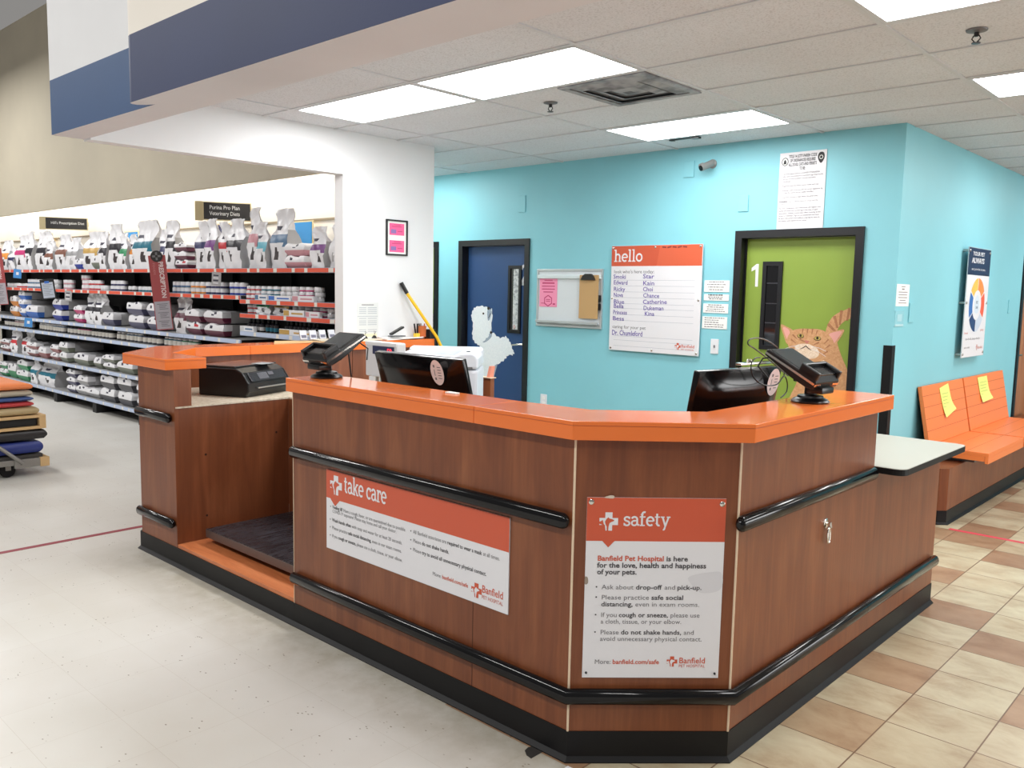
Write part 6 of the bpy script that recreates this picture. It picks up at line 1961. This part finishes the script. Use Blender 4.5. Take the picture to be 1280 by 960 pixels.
for px, lab in (((-13.22, 1.745), 'small blue shelf tag hanging below the top shelf'), ((-12.86, 1.08), 'small blue shelf tag hanging below the third shelf')):
    q = MB(); q.T = face_frame((px[0], 4.06, px[1] - .045), math.radians(45), math.radians(-6)); q.box(-.055, .055, -.075, .05, -.004, 0, mat('tag_blue', (76, 146, 214), .45), .001); q.box(-.018, .018, -.03, .01, 0, .0008, BAGW)
    tag(q.build('shelf_tag'), lab, 'shelf tag', 'blue tags on the shelf edges')
for k, (x, z, lab) in enumerate(((-11.4, 1.46, 'grey plastic strip hanging off the second shelf near the grey bag'), (-7.65, 1.69, 'silver clip strip hanging below the top shelf near the short shelves'))):
    q = MB(); q.T = face_frame((x, 4.07, z), math.radians(40), math.radians(-4)); q.box(-.045, .045, -.11, .02, -.004, 0, BAGG, .001)
    for j in range(4):
        q.box(-.03, .02, -.09 + j * .024, -.078 + j * .024, 0, .001, LOGOK if j % 2 else BAGW)
    tag(q.build('clip_strip'), lab, 'clip strip')

# ---------------------------------------------------------------- loaded flatbed cart at the edge of the shop floor
CX1 = -7.55
STK = [(2.403,0.763),(2.401,0.710),(2.399,0.655),(2.403,0.615),(2.402,0.572),(2.441,0.499),(2.486,0.384),(2.495,0.290),(2.460,0.179),(2.450,0.087),(2.447,0.006)]
zs = [p[1] for p in STK]; ye = [p[0] for p in STK]
Y0c = 1.25
CARTM = mat('cart_metal', (150, 148, 144), .4, .6)
t = thing('flatbed_cart', 'low metal flatbed cart under the stack of bags on the shop floor', 'cart', (-8.0, 1.8, 0))
dz = zs[8]
q = MB(); q.box(-8.5, CX1 + .02, Y0c, ye[9], dz - .075, dz - .03, CARTM, .004); q.box(-8.5, CX1, Y0c, ye[9], dz - .03, dz - .002, mat('cart_deck', (60, 58, 56), .6)); q.build('deck', t)
q = MB(); q.tube([(CX1 + .03, ye[9] - .16, dz - .06), (CX1 + .03, ye[9] - .34, dz + .10), (CX1 + .03, Y0c + .1, dz + .42)], .016, CARTM, 8); q.build('brace', t, 40)
q = MB(); q.box(CX1 + .0, CX1 + .03, ye[9] - .22, ye[9] - .03, dz - .10, dz - .03, CARTM, .004); q.build('bracket', t)
for x in (-8.35, CX1 - .06):
    for y in (ye[9] - .25, Y0c + .12):
        q = MB(); q.lathe([(.03, -.018), (.055, -.018), (.06, -.010), (.06, .010), (.055, .018), (.03, .018)], BLACK, 18, (x, y, .0605), 'x'); q.box(x - .028, x + .028, y - .02, y + .02, .06, dz - .075, CARTM); q.build('wheel', t, 40)
q = MB(); q.box(CX1 - .10, CX1 + .035, ye[9] - .03, ye[9] + .04, .075, dz - .028, KRAFT, .004); q.build('corner_block', t)
def flat_sack(z0, z1, y1, m_, label, over=0.0, side_m=None):
    q = MB()
    h = z1 - z0
    NX, NY, NZ = 8, 8, 3
    rnd = random.Random(int(z0 * 1000))
    bm = bmesh.new()
    bmesh.ops.create_cube(bm, size=1)
    bmesh.ops.subdivide_edges(bm, edges=bm.edges[:], cuts=5, use_grid_fill=True)
    L, W = y1 + over - Y0c, .86
    for v in bm.verts:
        x, y, z = v.co * 2
        k = (1 - .55 * max(abs(x) ** 8, abs(y) ** 8))
        v.co = Vector((CX1 - W / 2 - .01 + x * W / 2 * (1 - .03 * abs(z) ** 2), (Y0c + y1 + over) / 2 + y * L / 2 * (1 - .04 * abs(z) ** 2), (z0 + z1) / 2 + z * h / 2 * (k * .35 + .65) + rnd.uniform(-.003, .003) * (abs(z) < .9)))
    q.bm(bm, m_)
    return tag(q.build('feed_sack', None, 60), label, 'sack', 'sacks stacked on the cart')
P2C = lambda n, c: mat(n, c, .45)
bits = [(8, 7, 'sack_blue', (44, 58, 128), 'blue sack at the bottom of the cart stack'), (7, 6, 'sack_black', (40, 38, 40), 'black sack on the blue one in the cart stack'), (5, 4, 'sack_kraft', (176, 156, 116), 'tan paper sack below the red one in the cart stack'),
        (4, 3, 'sack_red', (186, 58, 60), 'red sack under a blue one in the cart stack'), (3, 2, 'sack_mid_blue', (60, 84, 138), 'blue sack between the red and grey ones in the cart stack'), (2, 1, 'sack_grey', (170, 160, 142), 'grey-tan sack second from the top of the cart stack'), (1, 0, 'sack_orange', (226, 128, 72), 'orange and white sack on top of the cart stack')]
for a, b_, nm, c, lab in bits:
    flat_sack(zs[a] + .001, zs[b_] - .001, ye[a], P2C(nm, c), lab)
t = thing('pallet_frame', 'tan wooden frame with black stuff inside, halfway up the cart stack', 'crate', (-8.0, 1.8, zs[6]))
z0, z1, y1 = zs[6] + .001, zs[5] - .001, ye[6]
for (a, b_) in ((z0, z0 + .022), (z1 - .022, z1)):
    q = MB(); q.box(-8.4, CX1, Y0c, y1, a, b_, KRAFT, .003); q.build('board', t)
for y in (y1 - .05, Y0c):
    q = MB(); q.box(-8.4, CX1, y, y + .05, z0 + .022, z1 - .022, KRAFT, .003); q.build('block', t)
q = MB(); q.box(-8.36, CX1 - .03, Y0c + .06, y1 - .06, z0 + .0225, z1 - .0225, SHELFB, .01); q.build('filling', t)
